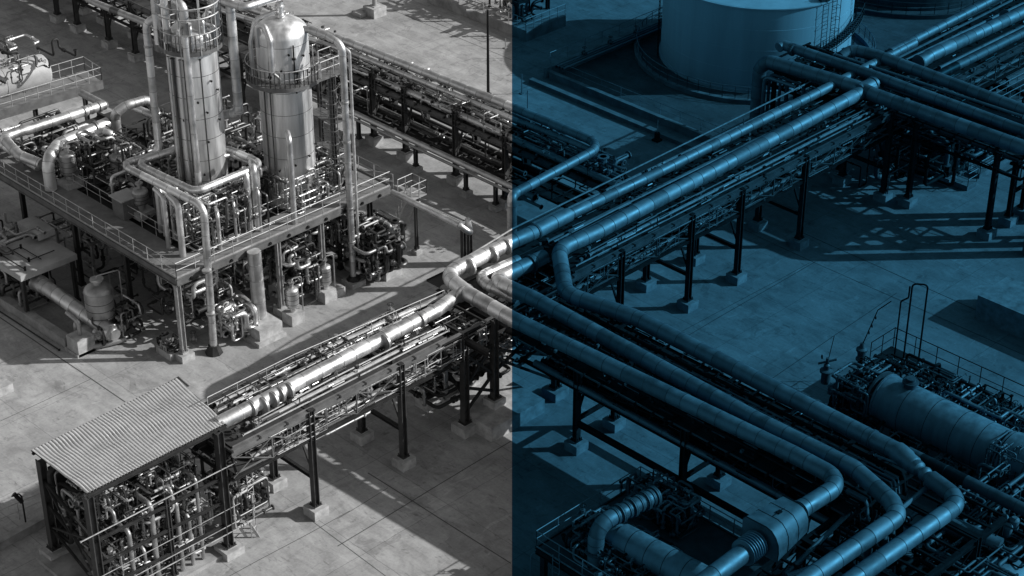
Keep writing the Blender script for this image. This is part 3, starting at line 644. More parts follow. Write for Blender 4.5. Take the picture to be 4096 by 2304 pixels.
big_pipe('pipe', 'second bright pipe of the far rack, just inside the topmost', [(6.82, 40.85, 6.6), (8.81, 26.94, 6.6), (9.38, 9.56, 6.6), (9.72, 1.62, 6.6)], .2, 'clad')
for i, (x, z, r_) in enumerate(((8.35, 5.65, .26), (8.8, 5.4, .1), (9.15, 5.9, .1), (9.4, 5.45, .14), (9.7, 6.1, .1), (10.0, 5.45, .16), (10.35, 5.7, .12), (8.95, 6.3, .08), (10.75, 6.0, .12))):
    small_pipe('pipe in the upper bundle of the far rack', [(x, 74 - i, z), (x, 20 + i, z), (x + .1, 19.5 + i, z), (x + .1, -2 + .2 * i, z)], r_, ('clad', 'steel', 'clad', 'dull')[i % 4], 'upper bundle of the far rack', n=10)
for i, (x, z, r_) in enumerate(((8.7, 2.75, .16), (9.3, 2.6, .12), (10.1, 2.7, .22), (11, 2.6, .12), (7.3, 2.45, .24), (6.95, 2.2, .12))):
    small_pipe('pipe in the lower bundle of the far rack' if i < 4 else 'pipe on low supports in front of the far rack', [(x, 74, z), (x, 9 - i, z)], r_, ('steel', 'dull', 'steel', 'steel', 'clad', 'dull')[i], 'lower bundle of the far rack' if i < 4 else 'low pipes before the far rack', n=10)
for y in (17.8, 12.2, 24.5, 9.):
    T = thing('pipe_support', 'low steel trestle on a concrete block in front of the far rack', 'pipe support', (7.25, y, 0), 'low trestles'); leg_part(T, 7.2, y, 2.15, .26, h=.4)
big_pipe('pipe', 'horizontal pipe crossing above the yard behind the left column', [(0.95, 42.96, 6.5), (0.45, 49.98, 6.5), (0.5, 52.05, 6.5)], .28, 'dull')
T = thing('pipe_support', 'paired dark posts carrying the far rack pipe where it drops', 'pipe support', (-0.23, 4.59, 0.0))
for x, y in ((-.25, 4.6), (.35, 4.6)): leg_part(T, x, y, 3.6 if x < 0 else 3.3, .3, foot=False, z0=0)
big_pipe('pipe', 'pipe leaving the platform past the stairs and elbowing down onto paired dark posts', [(-3.4, 8.42, 5.6), (-3.1, 1.87, 5.4), (-2.58, 1.42, 4.8), (.3, 4.7, 3.4)], .22, 'clad', bend=.5, sp=0, collars=(((-3.03, 1.88, 5.4), (0, 1, 0)),))
small_pipe('thin pipe running beside the elbowed pipe past the stairs', [(-2.95, 6.12, 5.5), (-2.64, 1.95, 5.4)], .07, 'galv')

# ================================================================== LAMP POSTS AND SMALL POSTS
bx, by = (20.81, 23.85, 0.0)[:2]
T = thing('lamp_post', 'tall slim lamp post with a single lamp arm in front of the shadowed yard', 'lamp post', (bx, by, 0))
m = MB(); m.tube([(bx, by, 0), (bx, by, 7.6)], [.13, .09], 10); m.box(bx, by, .1, .4, .4, .2); m.build('pole', 'black', T)
m = MB(); m.tube([(bx, by, 7.5), (bx - .9, by + .9, 7.55)], .04, 6); m.build('arm', 'galv', T)
m = MB(); m.box(bx - 1.05, by + 1.05, 7.55, .5, .3, .14, R(-45)); m.build('lamp_head', 'pale', T)
for i, (p, h) in enumerate((((28.65, 29.77, 0.0), .9), ((22.99, 22.07, 0.0), 1.8), ((20.9, 19.31, 0.0), 1.9))):
    m = MB(); m.tube([p, (p[0], p[1], h)], .05, 6); m.box(p[0], p[1], .04, .3, .3, .08); tag(m.build('marker_post', 'galv', origin=p), ('short pale marker post near the lamp post', 'pale marker post at the edge of the shadow', 'pale marker post nearest the far rack')[i], 'post')
for i, (p, h) in enumerate((((24.39, 8.25, 0.0), 1.9), ((13.46, 11.74, 0.0), 2.0))):
    T = thing('hydrant_post', ('small dark hydrant with a thin rod on the open yard before the tank basin', 'small dark hydrant with a thin rod half hidden under the far rack')[i], 'hydrant', p)
    m = MB(); m.tube([p, (p[0], p[1], .7)], .22, 8); m.box(p[0], p[1], .08, .6, .6, .16); m.build('body', 'steel', T); m = MB(); m.tube([(p[0], p[1], .7), (p[0], p[1], h)], .03, 5); m.build('rod', 'galv', T)
# stand-alone support at the top edge
p = (25.5, 43.52, 0.0); T = thing('pipe_support', 'single pipe post on a stepped concrete block out on the open yard', 'pipe support', p)
m = MB(); m.tube([(p[0], p[1], .6), (p[0], p[1], 8)], .22, 10); m.build('post', 'galv', T); footing(T, p[0], p[1], 1.5, .9); m = MB(); m.box(p[0] - .9, p[1] + .9, .2, 1.2, 1.2, .4); m.build('step', 'conc', T)

# ================================================================== STORAGE TANK
TC = (43.25, 13.65)
T = thing('storage_tank', 'huge smooth round storage tank with a flat pale top, standing in a walled basin', 'storage tank', (TC[0], TC[1], 0))
m = MB(); r0 = 8.17; m.lathe((TC[0], TC[1], 0), [(r0 + .15, 0), (r0 + .15, .25), (r0, .25), (r0, 2.0), (r0 - .015, 2.01), (r0 - .015, 3.8), (r0 - .03, 3.81), (r0 - .03, 5.6), (r0 - .045, 5.61), (r0 - .045, 7.45), (r0 + .12, 7.45), (r0 + .12, 7.55), (r0, 7.56)], 96); m.build('shell', 'tank', T)
m = MB(); m.lathe((TC[0], TC[1], 7.5), [(r0 - .02, 0), (r0 - .02, .07), (4, .35), (.1, .5)], 96); m.build('roof', 'tank', T)
m = MB()
for a in (R(-95), R(-66), R(140)):
    c_, s_ = math.cos(a), math.sin(a); p = Vector((TC[0] + c_ * (r0 + .35), TC[1] + s_ * (r0 + .35), 0)); ladder_mesh(m, p, p + Vector((0, 0, 8.9)), .55, .33, (-s_, c_, 0), .03, cage=(a < R(-70)))
m.build('ladder', 'steel', T)
m = MB(); n_ = 26; pts = [Vector((TC[0] + math.cos(a) * (r0 + .5), TC[1] + math.sin(a) * (r0 + .5), z)) for a, z in [(R(-112 + 50 * i / n_), 3.2 + 1.6 * i / n_) for i in range(n_ + 1)]]
for p in pts: m.box(p.x, p.y, p.z, .6, .6, .05, math.atan2(p.y - TC[1], p.x - TC[0]))
o_ = [p + (p - Vector((TC[0], TC[1], p.z))).normalized() * .4 for p in pts]; m.tube([p + Vector((0, 0, -.1)) for p in o_], .05, 5); rail_mesh(m, o_, 1.0, 1.1, .022)
m.build('stairway', 'beam', T)
m = MB(); m.box(TC[0] + math.cos(R(-100)) * (r0 - .2), TC[1] + math.sin(R(-100)) * (r0 - .2), 7.85, .8, .5, .5, R(-20)); m.build('gauge_hatch', 'beam', T)
rr_ = [(TC[0] + math.cos(a) * 10.3, TC[1] + math.sin(a) * 10.3, .35) for a in [2 * math.pi * i / 60 for i in range(61)]]
T = thing('ring_wall', 'low circular kerb with a handrail round the big storage tank', 'kerb', (TC[0], TC[1], 0))
m = MB(); m.lathe((TC[0], TC[1], 0), [(10.1, 0.0), (10.1, .35), (10.5, .35), (10.5, 0)], 80); m.build('kerb', 'wallc', T); m = MB(); rail_mesh(m, rr_, 1.1, 1.2, .03); m.build('handrail', 'galv', T)
m = MB(); cx_, cy_ = (62.51, 10.08, 0.0)[:2]; cx_ += FWD.x * 7; cy_ += FWD.y * 7
T = thing('storage_tank', 'second round tank at the top edge, seen only by its shadowed foot', 'storage tank', (cx_, cy_, 0))
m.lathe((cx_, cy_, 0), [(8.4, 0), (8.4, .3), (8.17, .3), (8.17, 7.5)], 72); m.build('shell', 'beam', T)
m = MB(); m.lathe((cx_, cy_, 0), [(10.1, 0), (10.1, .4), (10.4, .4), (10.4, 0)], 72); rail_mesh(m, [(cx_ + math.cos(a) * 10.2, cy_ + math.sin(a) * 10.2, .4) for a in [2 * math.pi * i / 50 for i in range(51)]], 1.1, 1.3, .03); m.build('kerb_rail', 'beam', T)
# dyke walls of the basin
def wall(label, a, b, h, w, mat_='wallc', name='dyke_wall', cap=True):
    m = MB(); a, b = Vector(a), Vector(b); m.bar(a + Vector((0, 0, h / 2)), b + Vector((0, 0, h / 2)), w, h)
    if cap: m.bar(a + Vector((0, 0, h + .04)), b + Vector((0, 0, h + .04)), w + .1, .08)
    return tag(m.build(name, mat_, origin=a), label, 'wall')
wa, wb = (29.51, 24.21, 0.0), (29.63, 9.58, 0.0)
m = MB(); m.add([(26.8, -3.4, .004), (70, -3.4, .004), (70, 23, .004), (26.8, 23, .004)], [(0, 1, 2, 3)]); tag(m.build('basin_floor', 'basin', origin=(27, 0, 0)), kind='structure')
wall('taller dyke wall on the yard side of the tank basin', (26.9, 22.6, 0), (26.9, -3.4, 0), .6, .3)
wall('low outer kerb running along the foot of the dyke wall', (25.2, 23.2, 0), (25.2, -2.4, 0), .28, .4)
wall('dyke wall climbing away on the far side of the tank basin', (26.6, 22.9, 0), (62, 22.9, 0), .9, .35)
railing([(27.9, 21.9, .1), (27.9, -2, .1)], None, 1.1, 2.2, 'handrail inside the dyke wall of the tank basin')
railing([(27.4, 23.1, .95), (62, 23.1, .95)], None, 1.1, 2.2, 'handrail on top of the far dyke wall')
for i in range(3): small_pipe('pipe laid along the far dyke wall', [(27.6, 22.5 - .35 * i, .9), (62, 22.5 - .35 * i, .9)], .09, ('clad', 'dull')[i % 2], 'pipes on the far dyke wall')
for i in range(9): put_valve((31 + 3.3 * i, 22.5, 1.1), .3 * i, 'small valve on the pipes along the far dyke wall', 'dyke wall valves', s_=.9, rx=-math.pi / 2)
# ------- far equipment at the top edge
T = thing('low_platform', 'low railed platform at the top edge of the open yard', 'platform', (31.0, 35, 0))
m = MB(); m.box(33.5, 36, .5, 5, 13, 1.0); m.build('plinth', 'wallc', T); m = MB(); rail_mesh(m, [(31, 42.5, 1), (31, 29.6, 1), (36, 29.6, 1)], 1.1, 1.1, .03); m.build('handrail', 'galv', T)
tangle(16, ((31.6, 35.5), (30, 42), (1, 3.4)), (.06, .1, .16), 'pipe in the tangle on the low platform at the top edge', 'pipes on the low platform', 5, valves=8, vlabel='small valve among the pipes on the low platform')
T = thing('pipe_support', 'cluster of short legged supports at the top of the blue-toned yard', 'pipe support', (34.05, 32.38, 0.0))
for p in ((33.94, 32.27, 0.0), (35.99, 31.79, 0.0), (32.8, 32.51, 0.0)): leg_part(T, p[0], p[1], 3.2, .3, h=.6)
m = MB(); m.channel((31.3, 30.9, 3.2), (36.5, 30.9, 3.2), .25, .3); m.channel((31.3, 32.2, 3.2), (36.5, 32.2, 3.2), .25, .3); m.build('beam', 'steel', T)

# ================================================================== SKIDS UNDER THE CROSSING
for i, (x0, x1, y0, y1, lb) in enumerate(((34.6, 35.8, -14, -6.5, 'low narrow pump skid with a handrail under the crossing rack'), (37., 44, -13.5, -12.6, 'low railed pipe trench beyond the crossing rack'))):
    T = thing('pump_skid', lb, 'pump skid', (x0, y0, 0)); m = MB(); m.box((x0 + x1) / 2, (y0 + y1) / 2, .2, x1 - x0, y1 - y0, .4); m.build('base', 'wallc', T)
    m = MB(); rail_mesh(m, [(x0, y1, .4), (x0, y0, .4), (x1, y0, .4), (x1, y1, .4)], 1.1, 1.3, .03); m.build('handrail', 'galv', T)
tangle(46, ((28.8, 46), (-13, -4), (.2, 4.4)), (.05, .09, .14, .2), 'dark pipe in the thicket under the crossing racks', 'pipes under the crossing', 11, keep=14, mats=('steel', 'dull', 'steel', 'dull'), vert=.3, valves=14, vlabel='small valve in the thicket under the crossing racks', step=(.8, 5))
T = thing('access_platform', 'long railed catwalk beside the pipes beyond the crossing', 'walkway', (36, -12, 4.2))
m = MB(); m.box(50, -11.7, 4.2, 28, 1.3, .1); m.build('floor', 'deck', T); m = MB(); rail_mesh(m, [(36, -11.1, 4.25), (64, -11.1, 4.25)], 1.1, 1.5, .03); rail_mesh(m, [(36, -12.3, 4.25), (64, -12.3, 4.25)], 1.1, 1.5, .03); m.build('handrail', 'galv', T)
for x in (38, 44, 50, 56): leg_part(T, x, -11.7, 4.1, .3)
rack('short double-legged rack at the far edge with cross-braced legs', 'y', [-19.0, -23.5], 32.4, 34.2, [6.6, 4.8], 6.7, ends=(-18.5, -24), faces=(), truss=True)

# ================================================================== CONCRETE BLOCK
T = tag(MB().box(21.2, -29.8, .9, 3.6, 10, 1.8).build('concrete_block', 'conc', origin=(21.2, -29.8, 0)), 'long plain concrete block casting a shadow on the open slabs', 'concrete block')

# ================================================================== PROCESS PLATFORM WITH THE COLUMNS
DZ = 6.2
T = thing('process_platform', 'large railed steel platform on legs that carries the two tall columns', 'platform', (-21.7, 8.4, 0))
X0, X1, Y0, Y1 = -21.7, -3.6, 8.35, 33.
m = MB()
m.box((X0 + X1) / 2, Y0 + 1.1, DZ - .04, X1 - X0, 2.2, .08); m.box(X0 + 1.2, (Y0 + 2.2 + Y1) / 2, DZ - .04, 2.4, Y1 - Y0 - 2.2, .08); m.box(X1 - .9, (Y0 + 2.2 + 15) / 2, DZ - .04, 1.8, 15 - Y0 - 2.2, .08)
m.build('floor', 'deck', T)
m = MB(); m.box((X0 + X1) / 2 + .5, (Y0 + Y1) / 2 + 1, DZ - .5, X1 - X0 - 1, Y1 - Y0 - 2.4, .06); m.build('lower_floor', 'under', T)  # dark colour stands for the shade among the dense equipment
for a, b in (((X0, Y0, DZ - .3), (X1, Y0, DZ - .3)), ((X0, Y0, DZ - .3), (X0, Y1, DZ - .3)), ((X1, Y0, DZ - .3), (X1, 15, DZ - .3))):
    m = MB(); m.channel(a, b, .2, .5); m.build('side_beam', 'beam', T)
for x in (-18.2, -14.6, -11, -7.4):
    m = MB(); m.channel((x, Y0 + .1, DZ - .35), (x, Y1, DZ - .35), .2, .4); m.build('floor_beam', 'steel', T)
for y in (13, 18, 23, 28):
    m = MB(); m.channel((X0 + .1, y, DZ - .38), (X1, y, DZ - .38), .2, .4); m.build('floor_beam', 'steel', T)
legs = [(-21.55, 8.6), (-13.4, 8.6), (-9.6, 8.7), (-5.3, 8.6), (-21.4, 14.5), (-21.4, 20.5), (-21.4, 27), (-17.5, 14), (-14, 14), (-9.5, 14), (-5., 14), (-17.5, 20), (-12, 20), (-8, 20), (-5, 20), (-17, 26), (-11, 26)]
for i, (x, y) in enumerate(legs): leg_part(T, x, y, DZ - .5, .3 if i else .34, mats='galv' if i in (0, 1, 2) else 'steel', h=.5)
m = MB()
rail_mesh(m, [(X0, Y1, DZ), (X0, Y0, DZ), (X1, Y0, DZ), (X1, 15, DZ), (X1 - 2.5, 15, DZ)], 1.1, 1.55, .03, kick=.12); m.build('handrail', 'galv', T)
m = MB(); rail_mesh(m, [(X0 + 2.4, Y1, DZ), (X0 + 2.4, Y0 + 2.3, DZ), (X1 - 1.9, Y0 + 2.3, DZ)], 1.1, 1.6, .026); m.build('handrail', 'galv', T)
for i in range(11): m = MB(); m.lathe((-20.6 + i * 1.6, Y0 - .14, DZ - .36), [(.02, 0), (.11, .02), (.11, .1), (.02, .12)], 8, (0, 1, 0)); m.build('bracket', 'black', T)
# second platform level behind (upper left)
T = thing('upper_walkway', 'raised walkway behind the platform at the far left edge of the unit', 'walkway', (-15.19, 39.85, 5.0))
pA, pB, pC = Vector((-20.62, 40.44, 5.0)), Vector((-6.43, 39.19, 5.0)), Vector((-5.06, 41.48, 5.0))
ax = (pB - pA).normalized(); ay = Vector((-ax.y, ax.x, 0)); 
m = MB(); vs = [pA, pB, pB + ay * 2.8, pA + ay * 2.8]; m.hexa([v - Vector((0, 0, .35)) for v in vs] + vs); m.build('floor', 'deck', T)
m = MB(); m.bar(pA - ay * .1 - Vector((0, 0, .2)), pB - ay * .1 - Vector((0, 0, .2)), .15, .7); m.build('side_beam', 'beam', T)
m = MB(); rail_mesh(m, [pA, pB, pB + ay * 2.7, pA + ay * 2.7], 1.2, 1.1, .032); m.build('handrail', 'galv', T)
m = MB(); rail_mesh(m, [pA + ay * 2.8 + ax * 2 + Vector((0, 0, 2.3)), pB + ay * 2.8 - ax * 6 + Vector((0, 0, 2.3)), pB + ay * 5 - ax * 6 + Vector((0, 0, 2.3))], 1.2, 1.3, .03)
m.bar(pA + ay * 2.9 + Vector((0, 0, 2.2)), pB + ay * 2.9 - ax * 6 + Vector((0, 0, 2.2)), .9, .08); m.build('upper_rail', 'galv', T)
for t_ in (.35, .6, .9): p = pA.lerp(pB, t_) + ay * .4; leg_part(T, p.x, p.y, 4.6, .3)
T = thing('storage_drum', 'pale horizontal drum lying behind the railed walkway at the top left', 'drum', (-12.11, 44.58, 6.0))
p = Vector((-9.62, 42.12, 6.0)) + ay * .3; m = MB(); r_ = 1.25
m.lathe(p, [(r_ * math.cos(a), -r_ * .35 * math.sin(a)) for a in [1.5, 1.2, .9, .6, .3]][::1] + [(r_, 0), (r_, 3.4), (r_ * 1.02, 3.4), (r_ * 1.02, 3.6), (r_, 3.6), (r_, 8)] + [(r_ * .6, 8.5), (.1, 8.6)], 30, -ax); m.build('shell', 'pale', T)
m = MB(); m.box(*(p - ax * 2 - Vector((0, 0, 1.6))), .5, 2., 1.4); m.box(*(p - ax * 6 - Vector((0, 0, 1.6))), .5, 2., 1.4); m.build('saddle', 'beam', T)
m = MB(); q = p - ax * 2.2 + Vector((0, 0, 1.2)); m.tube([q, q + Vector((0, 0, .5))], .3, 12); m.build('manhole', 'dull', T)
tangle(12, ((-19, -9), (38, 44), (7.2, 9)), (.05, .09, .13), 'pipe above the pale drum at the top left', 'pipes above the drum', 61, keep=6, valves=4, vlabel='small valve above the pale drum')

# ---- column one
C1 = (-14.66, 14.59); r1 = 1.68; zt1 = 18.2
T = thing('distillation_column', 'tallest lagged column, with a ring platform and a crown of pipes at its head', 'column', (C1[0], C1[1], 0))
m = MB(); m.lathe((C1[0], C1[1], 0), [(r1 * .98, 5.2), (r1 * .98, 6.9), (r1, 6.95), (r1, zt1 - .2), (r1 * 1.02, zt1 - .2), (r1 * 1.02, zt1)], 56); m.cur = 1
for z in [7.6 + 1.5 * i for i in range(int((zt1 - 8) / 1.5) + 1)]: m.tube([(C1[0], C1[1], z), (C1[0], C1[1], z + .03)], r1 + .008, 56)
m.build('shell', ['vessel', 'seam'], T)
m = MB()
for i in range(10):
    a = R(-170 + 11 * i + (i % 3) * 4); x, y = C1[0] + math.cos(a) * (r1 + .03), C1[1] + math.sin(a) * (r1 + .03)
    for z in (8.2 + (i * 1.37) % 2, 11.5 + (i * 2.1) % 5)[i % 2:]: m.lathe((x, y, z), [(.05, -.05), (.05, .1), (.08, .1), (.08, .13)], 8, (math.cos(a), math.sin(a), 0))
m.build('inspection_nozzle', 'black', T)
m = MB(); m.lathe((C1[0], C1[1], zt1), [(2.05, .0), (2.05, .28), (1.3, .3), (1.3, 0)], 48); m.build('ring_platform', 'beam', T)
ring = lambda c, r_, z, a0=0, a1=360, k=40: [(c[0] + math.cos(R(a)) * r_, c[1] + math.sin(R(a)) * r_, z) for a in [a0 + (a1 - a0) * i / k for i in range(k + 1)]]
m = MB(); rail_mesh(m, ring(C1, 2.05, zt1 + .3), 1.15, .9, .035); m.build('handrail', 'galv', T)
m = MB(); m.tube(ring(C1, 2.05, zt1 + 2.5, k=32), .05, 6, False); m.tube(ring(C1, 2.05, zt1 + 3.2, k=32), .05, 6, False)
for i in range(10):
    a = R(36 * i); x, y = C1[0] + 2.05 * math.cos(a), C1[1] + 2.05 * math.sin(a); m.tube([(x, y, zt1), (x, y, zt1 + 4.2)], .04, 5)
m.build('cage_frame', 'galv', T)
m = MB(); m.lathe((C1[0], C1[1], zt1 + .2), [(1.5, 0), (1.5, .5), (1.42, .8), (1.15, 1.1), (.7, 1.3), (.3, 1.36)], 36); m.build('head', 'clad', T)
m = MB()
for i in range(7):
    a = R(-150 + i * 26); x, y = C1[0] + 1.2 * math.cos(a), C1[1] + 1.2 * math.sin(a)
    m.pipe([(x, y, zt1 + .8), (x, y, zt1 + 1.7 + .3 * (i % 3)), (x + math.cos(a) * .7, y + math.sin(a) * .7, zt1 + 1.7 + .3 * (i % 3)), (x + math.cos(a) * .7, y + math.sin(a) * .7, zt1 + .4)], .09 + .03 * (i % 2), .2, 7, 4)
m.build('head_piping', 'clad', T)
lad = MB(); p = near(C1, -1.6, -.7, 6.5); q = near(C1, -1.6, -.7, zt1); ladder_mesh(lad, p, q, .5, .33, RGT, .025); lad.build('ladder', 'steel', T)
rz_ = 10.4
big_pipe('pipe', 'pipe looping from the tallest column round the outside and dropping straight to the ground', [near(C1, -1.2, .1, 20.1), near(C1, -2.75, .2, 20.1), near(C1, -2.75, .2, rz_), (-19.45, 17.11, 10.4), (-19.11, 8.41, 10.4), (-19.74, 7.82, .4)], .25, 'clad', bend=.75, collars=((near(C1, -2.75, .2, 18.2), (0, 0, 1)), ((-19.74, 7.82, DZ), (0, 0, 1)), ((-19.74, 7.82, 3), (0, 0, 1))))
T = thing('anchor_block', 'flared foot and block under the pipe that drops to the ground by the platform corner', 'footing', (-19.74, 7.82, 0)); m = MB(); m.lathe((-19.74, 7.82, 0), [(.6, 0), (.6, .06), (.36, .5), (.36, .6)], 8); m.build('base_plate', 'steel', T); 
big_pipe('pipe', 'inner looping pipe that wraps the foot of the tallest column and enters its side', [near(C1, -1.5, -.4, 10.6), (-16.27, 15.93, 10.6), (-18.68, 16.57, 10.4), (-18.27, 10.35, 10.4), (-12.76, 10.4, 10.4), (-12.99, 13.53, 10.4), near(C1, 1.4, -.2, 10.6)], .25, 'clad', bend=.75)
big_pipe('pipe', 'short pipe bending from the column side down through the platform', [near(C1, 1.2, .6, 10.4), (-13.19, 13.29, 10.2), (-12.67, 11.5, 10.0), (-12.41, 11.66, 9.6), (-12.41, 11.66, 9.6)[:2] + (6.4,)], .18, 'clad', bend=.5)
big_pipe('pipe', 'slim capped pipe standing close against the front of the tallest column', [near(C1, .0, 2.0, 7.3), near(C1, .0, 2.0, 19.61)], .22, 'clad', sp=2.5)
big_pipe('pipe', 'tall pipe falling beside the tallest column and elbowing into a flanged joint', [near(C1, 1.3, 0, 22.6), near(C1, 2.45, 0, 22.6), near(C1, 2.68, -.1, 21.8), near(C1, 2.7, -.1, 13.37), near(C1, 1.5, -.6, 12.88)], .31, 'clad', bend=.7, collars=((near(C1, 2.7, -.1, 13.4), (0, 0, 1)),))
big_pipe('pipe', 'pipe rising through the crown of the tallest column out of the picture', [near(C1, -2.05, .3, zt1 + .2), near(C1, -2.05, .3, 26)], .25, 'clad')
big_pipe('pipe', 'inverted U pipe over the head of the tallest column', [near(C1, -1.3, .8, zt1 + .5), near(C1, -1.35, .8, 21.9), near(C1, -.6, .6, 22.4), near(C1, 1.2, .3, 22.4), near(C1, 1.75, .2, 21.6), near(C1, 1.75, .2, zt1 + .8)], .24, 'clad', bend=.5)
big_pipe('pipe', 'thick gooseneck on the head of the tallest column', [near(C1, -.1, 1., zt1 + .6), near(C1, -.1, 1., 21.2), near(C1, -.7, .6, 21.6), near(C1, -.7, .2, 20.6)], .27, 'clad', bend=.4)
big_pipe('pipe', 'overhead pipe running from the tallest column towards the shorter one', [near(C1, 1.0, -.5, 21.4), (-12.42, 11.58, 21.0), (-8.07, 11.47, 21.0)], .28, 'clad', bend=.5)
# ---- column two
C2 = (-9.33, 11.99); r2 = 1.74; zs2 = 18.27
zp2 = 15.22
T = thing('distillation_column', 'shorter column with a smooth domed top and a wide ring walkway', 'column', (C2[0], C2[1], 0))
m = MB(); m.lathe((C2[0], C2[1], 0), [(r2 * .97, 5.2), (r2 * .97, 7.2), (r2, 7.3), (r2, zs2)] + [(r2 * math.cos(a), zs2 + r2 * .62 * math.sin(a)) for a in [R(8 * i) for i in range(1, 11)]], 56); m.cur = 1
for z in [8.2 + 1.6 * i for i in range(int((zs2 - 8) / 1.6) + 1)]: m.tube([(C2[0], C2[1], z), (C2[0], C2[1], z + .025)], r2 + .007, 56)
m.build('shell', ['vessel', 'seam'], T)
m = MB(); zt2 = zs2 + r2 * .6; m.tube([(C2[0], C2[1], zt2), (C2[0], C2[1], zt2 + 1.1)], .24, 14); m.tube([(C2[0], C2[1], zt2 + .12), (C2[0], C2[1], zt2 + .24)], .36, 14); m.tube([(C2[0], C2[1], zt2 + .75), (C2[0], C2[1], zt2 + .85)], .34, 14); m.build('top_nozzle', 'clad', T)
m = MB(); m.lathe((C2[0], C2[1], zp2), [(2.55, -.16), (2.55, .1), (1.8, .1), (1.8, -.16)], 48); m.bar((C2[0] + .5, C2[1] - 1.6, zp2), (C2[0] + 3.4, C2[1] - 1.6, zp2), 1.6, .16); m.build('ring_platform', 'beam', T)
m = MB(); rail_mesh(m, ring(C2, 2.5, zp2 + .1, 0, 300), 1.15, 1.0, .035); rail_mesh(m, [(C2[0] + 1.2, C2[1] - 2.35, zp2 + .1), (C2[0] + 3.4, C2[1] - 2.35, zp2 + .1), (C2[0] + 3.4, C2[1] - .8, zp2 + .1), (C2[0] + 2.3, C2[1] - .8, zp2 + .1)], 1.15, 1.0, .035); m.build('handrail', 'galv', T)
m = MB()
for i in range(9):
    a = R(-150 + 17 * i); x, y = C2[0] + math.cos(a) * (r2 + .03), C2[1] + math.sin(a) * (r2 + .03)
    for z in (9 + (i * 1.7) % 3, 15.2 + (i * 1.1) % 2.5)[i % 2:]: m.lathe((x, y, z), [(.05, -.05), (.05, .1), (.08, .1), (.08, .13)], 8, (math.cos(a), math.sin(a), 0))
m.build('inspection_nozzle', 'black', T)
m = MB()
for o, z0, z1 in ((.9, 16, 18), (.95, 14.6, 15.3), (1.05, 14.9, 16.2), (-.75, 14.6, 16.8)): p = near(C2, o, r2 * .88 + .06, z0); m.tube([p, (p.x, p.y, z1)], .05, 6); m.tube([(p.x, p.y, (z0 + z1) / 2), (p.x, p.y, (z0 + z1) / 2 + .12)], .13, 8)
m.build('gauge_pipe', 'black', T)
m = MB(); m.lathe((C2[0], C2[1], 6.2), [(r2 * 1.18, 0), (r2 * 1.18, .12), (r2 * 1.0, .7)], 48); m.build('skirt', 'dull', T)
# second column's own pipes
big_pipe('pipe', 'inverted U pipe hanging on the shaded side of the domed column', [near(C2, -1.45, 1.0, 17.68), near(C2, -1.45, 1.0, zs2 + .9), near(C2, -.95, 1.1, zs2 + .9), near(C2, -.55, 1.8, zs2 + .2), near(C2, -.55, 1.9, 16.3)], .2, 'clad', bend=.35, sp=0)
big_pipe('pipe', 'slim pipe curving over the shoulder of the domed column', [near(C2, -.3, .3, zt2 + .5), near(C2, -1.6, .6, zt2 + .1), near(C2, -1.95, .8, zs2 - .4), near(C2, -1.95, .8, zp2 + .3)], .15, 'clad', bend=.7, sp=0)
small_pipe('thin pipe with a bulb valve on the front of the domed column', [near(C2, -.5, 1.9, 16.2), near(C2, -.1, 2.0, 15.9), near(C2, -.1, 2.0, zp2)], .1, 'dull', bend=.2)
TP = (-7.46, 8.1); zq = 18.0
big_pipe('pipe', 'tall pipe standing from the ground to the head of the domed column, beside the railings', [(TP[0], TP[1], .5), (TP[0], TP[1], zq), (-7.76, 9.3, 18.4), (-8.2, 10.27, 18.6), near(C2, .6, .0, 18.6)], .23, 'clad', bend=.7, collars=(((TP[0], TP[1], 13.9), (0, 0, 1)), ((TP[0], TP[1], 11), (0, 0, 1)), ((TP[0], TP[1], 6), (0, 0, 1)), ((TP[0], TP[1], 3.4), (0, 0, 1)), ((TP[0], TP[1], 2.5), (0, 0, 1))))
big_pipe('pipe', 'slimmer pipe strapped to the tall pipe beside the railings', [(TP[0] + .5, TP[1] - .1, .5), (TP[0] + .5, TP[1] - .1, zq - .6), (-7.28, 8.55, 17.8)], .1, 'galv', sp=0)
T = thing('anchor_block', 'stepped block under the tall standing pipe', 'footing', (TP[0], TP[1], 0)); footing(T, TP[0], TP[1], 1.2, .4); m = MB(); m.lathe((TP[0], TP[1], .4), [(.5, 0), (.5, .05), (.3, .3)], 8); m.build('base_plate', 'steel', T)
T = thing('stair_tower', 'open steel tower with caged ladders behind the tall standing pipe', 'tower', (-6.1, 11, 0))
for x, y in ((-6.7, 10.4), (-5.5, 10.4), (-6.7, 13.2), (-5.5, 13.2)): leg_part(T, x, y, zp2, .26, foot=False, z0=0)
for z in (8.6, 11.2, zp2 - .2):
    m = MB(); m.box(-6.1, 11.8, z, 1.2, 2.8, .08); m.build('landing', 'beam', T)
    m = MB(); rail_mesh(m, [(-6.7, 13.2, z), (-6.7, 10.4, z), (-5.5, 10.4, z), (-5.5, 13.2, z)], 1.1, 1.2, .022); m.build('handrail', 'beam', T)
m = MB(); ladder_mesh(m, (-6.95, 10.0, 6.2), (-6.95, 10.0, zp2 + 1), .5, .33, RGT, .028, cage=True); ladder_mesh(m, (-7.4, 10.4, 6.2), (-7.4, 10.4, zp2 - 1), .5, .33, RGT, .022); m.build('ladder', 'beam', T)
m = MB()
for z0, z1 in ((6.2, 8.6), (8.6, 11.2), (11.2, zp2 - .2)): m.bar((-6.7, 10.35, z0), (-5.5, 10.35, z1), .09, .09); m.bar((-5.45, 10.4, z0), (-5.45, 13.2, z1), .09, .09)
m.build('brace', 'steel', T)
h_ = (-9.82, 11.91, 6.3)
big_pipe('pipe', 'hooked pipe rising in front of the domed column and arching over towards it', [(h_[0], h_[1], 6.2), (h_[0], h_[1], 11.35), (h_[0], h_[1] + 2.6, 11.35 + .1)], .17, 'clad', bend=.55)
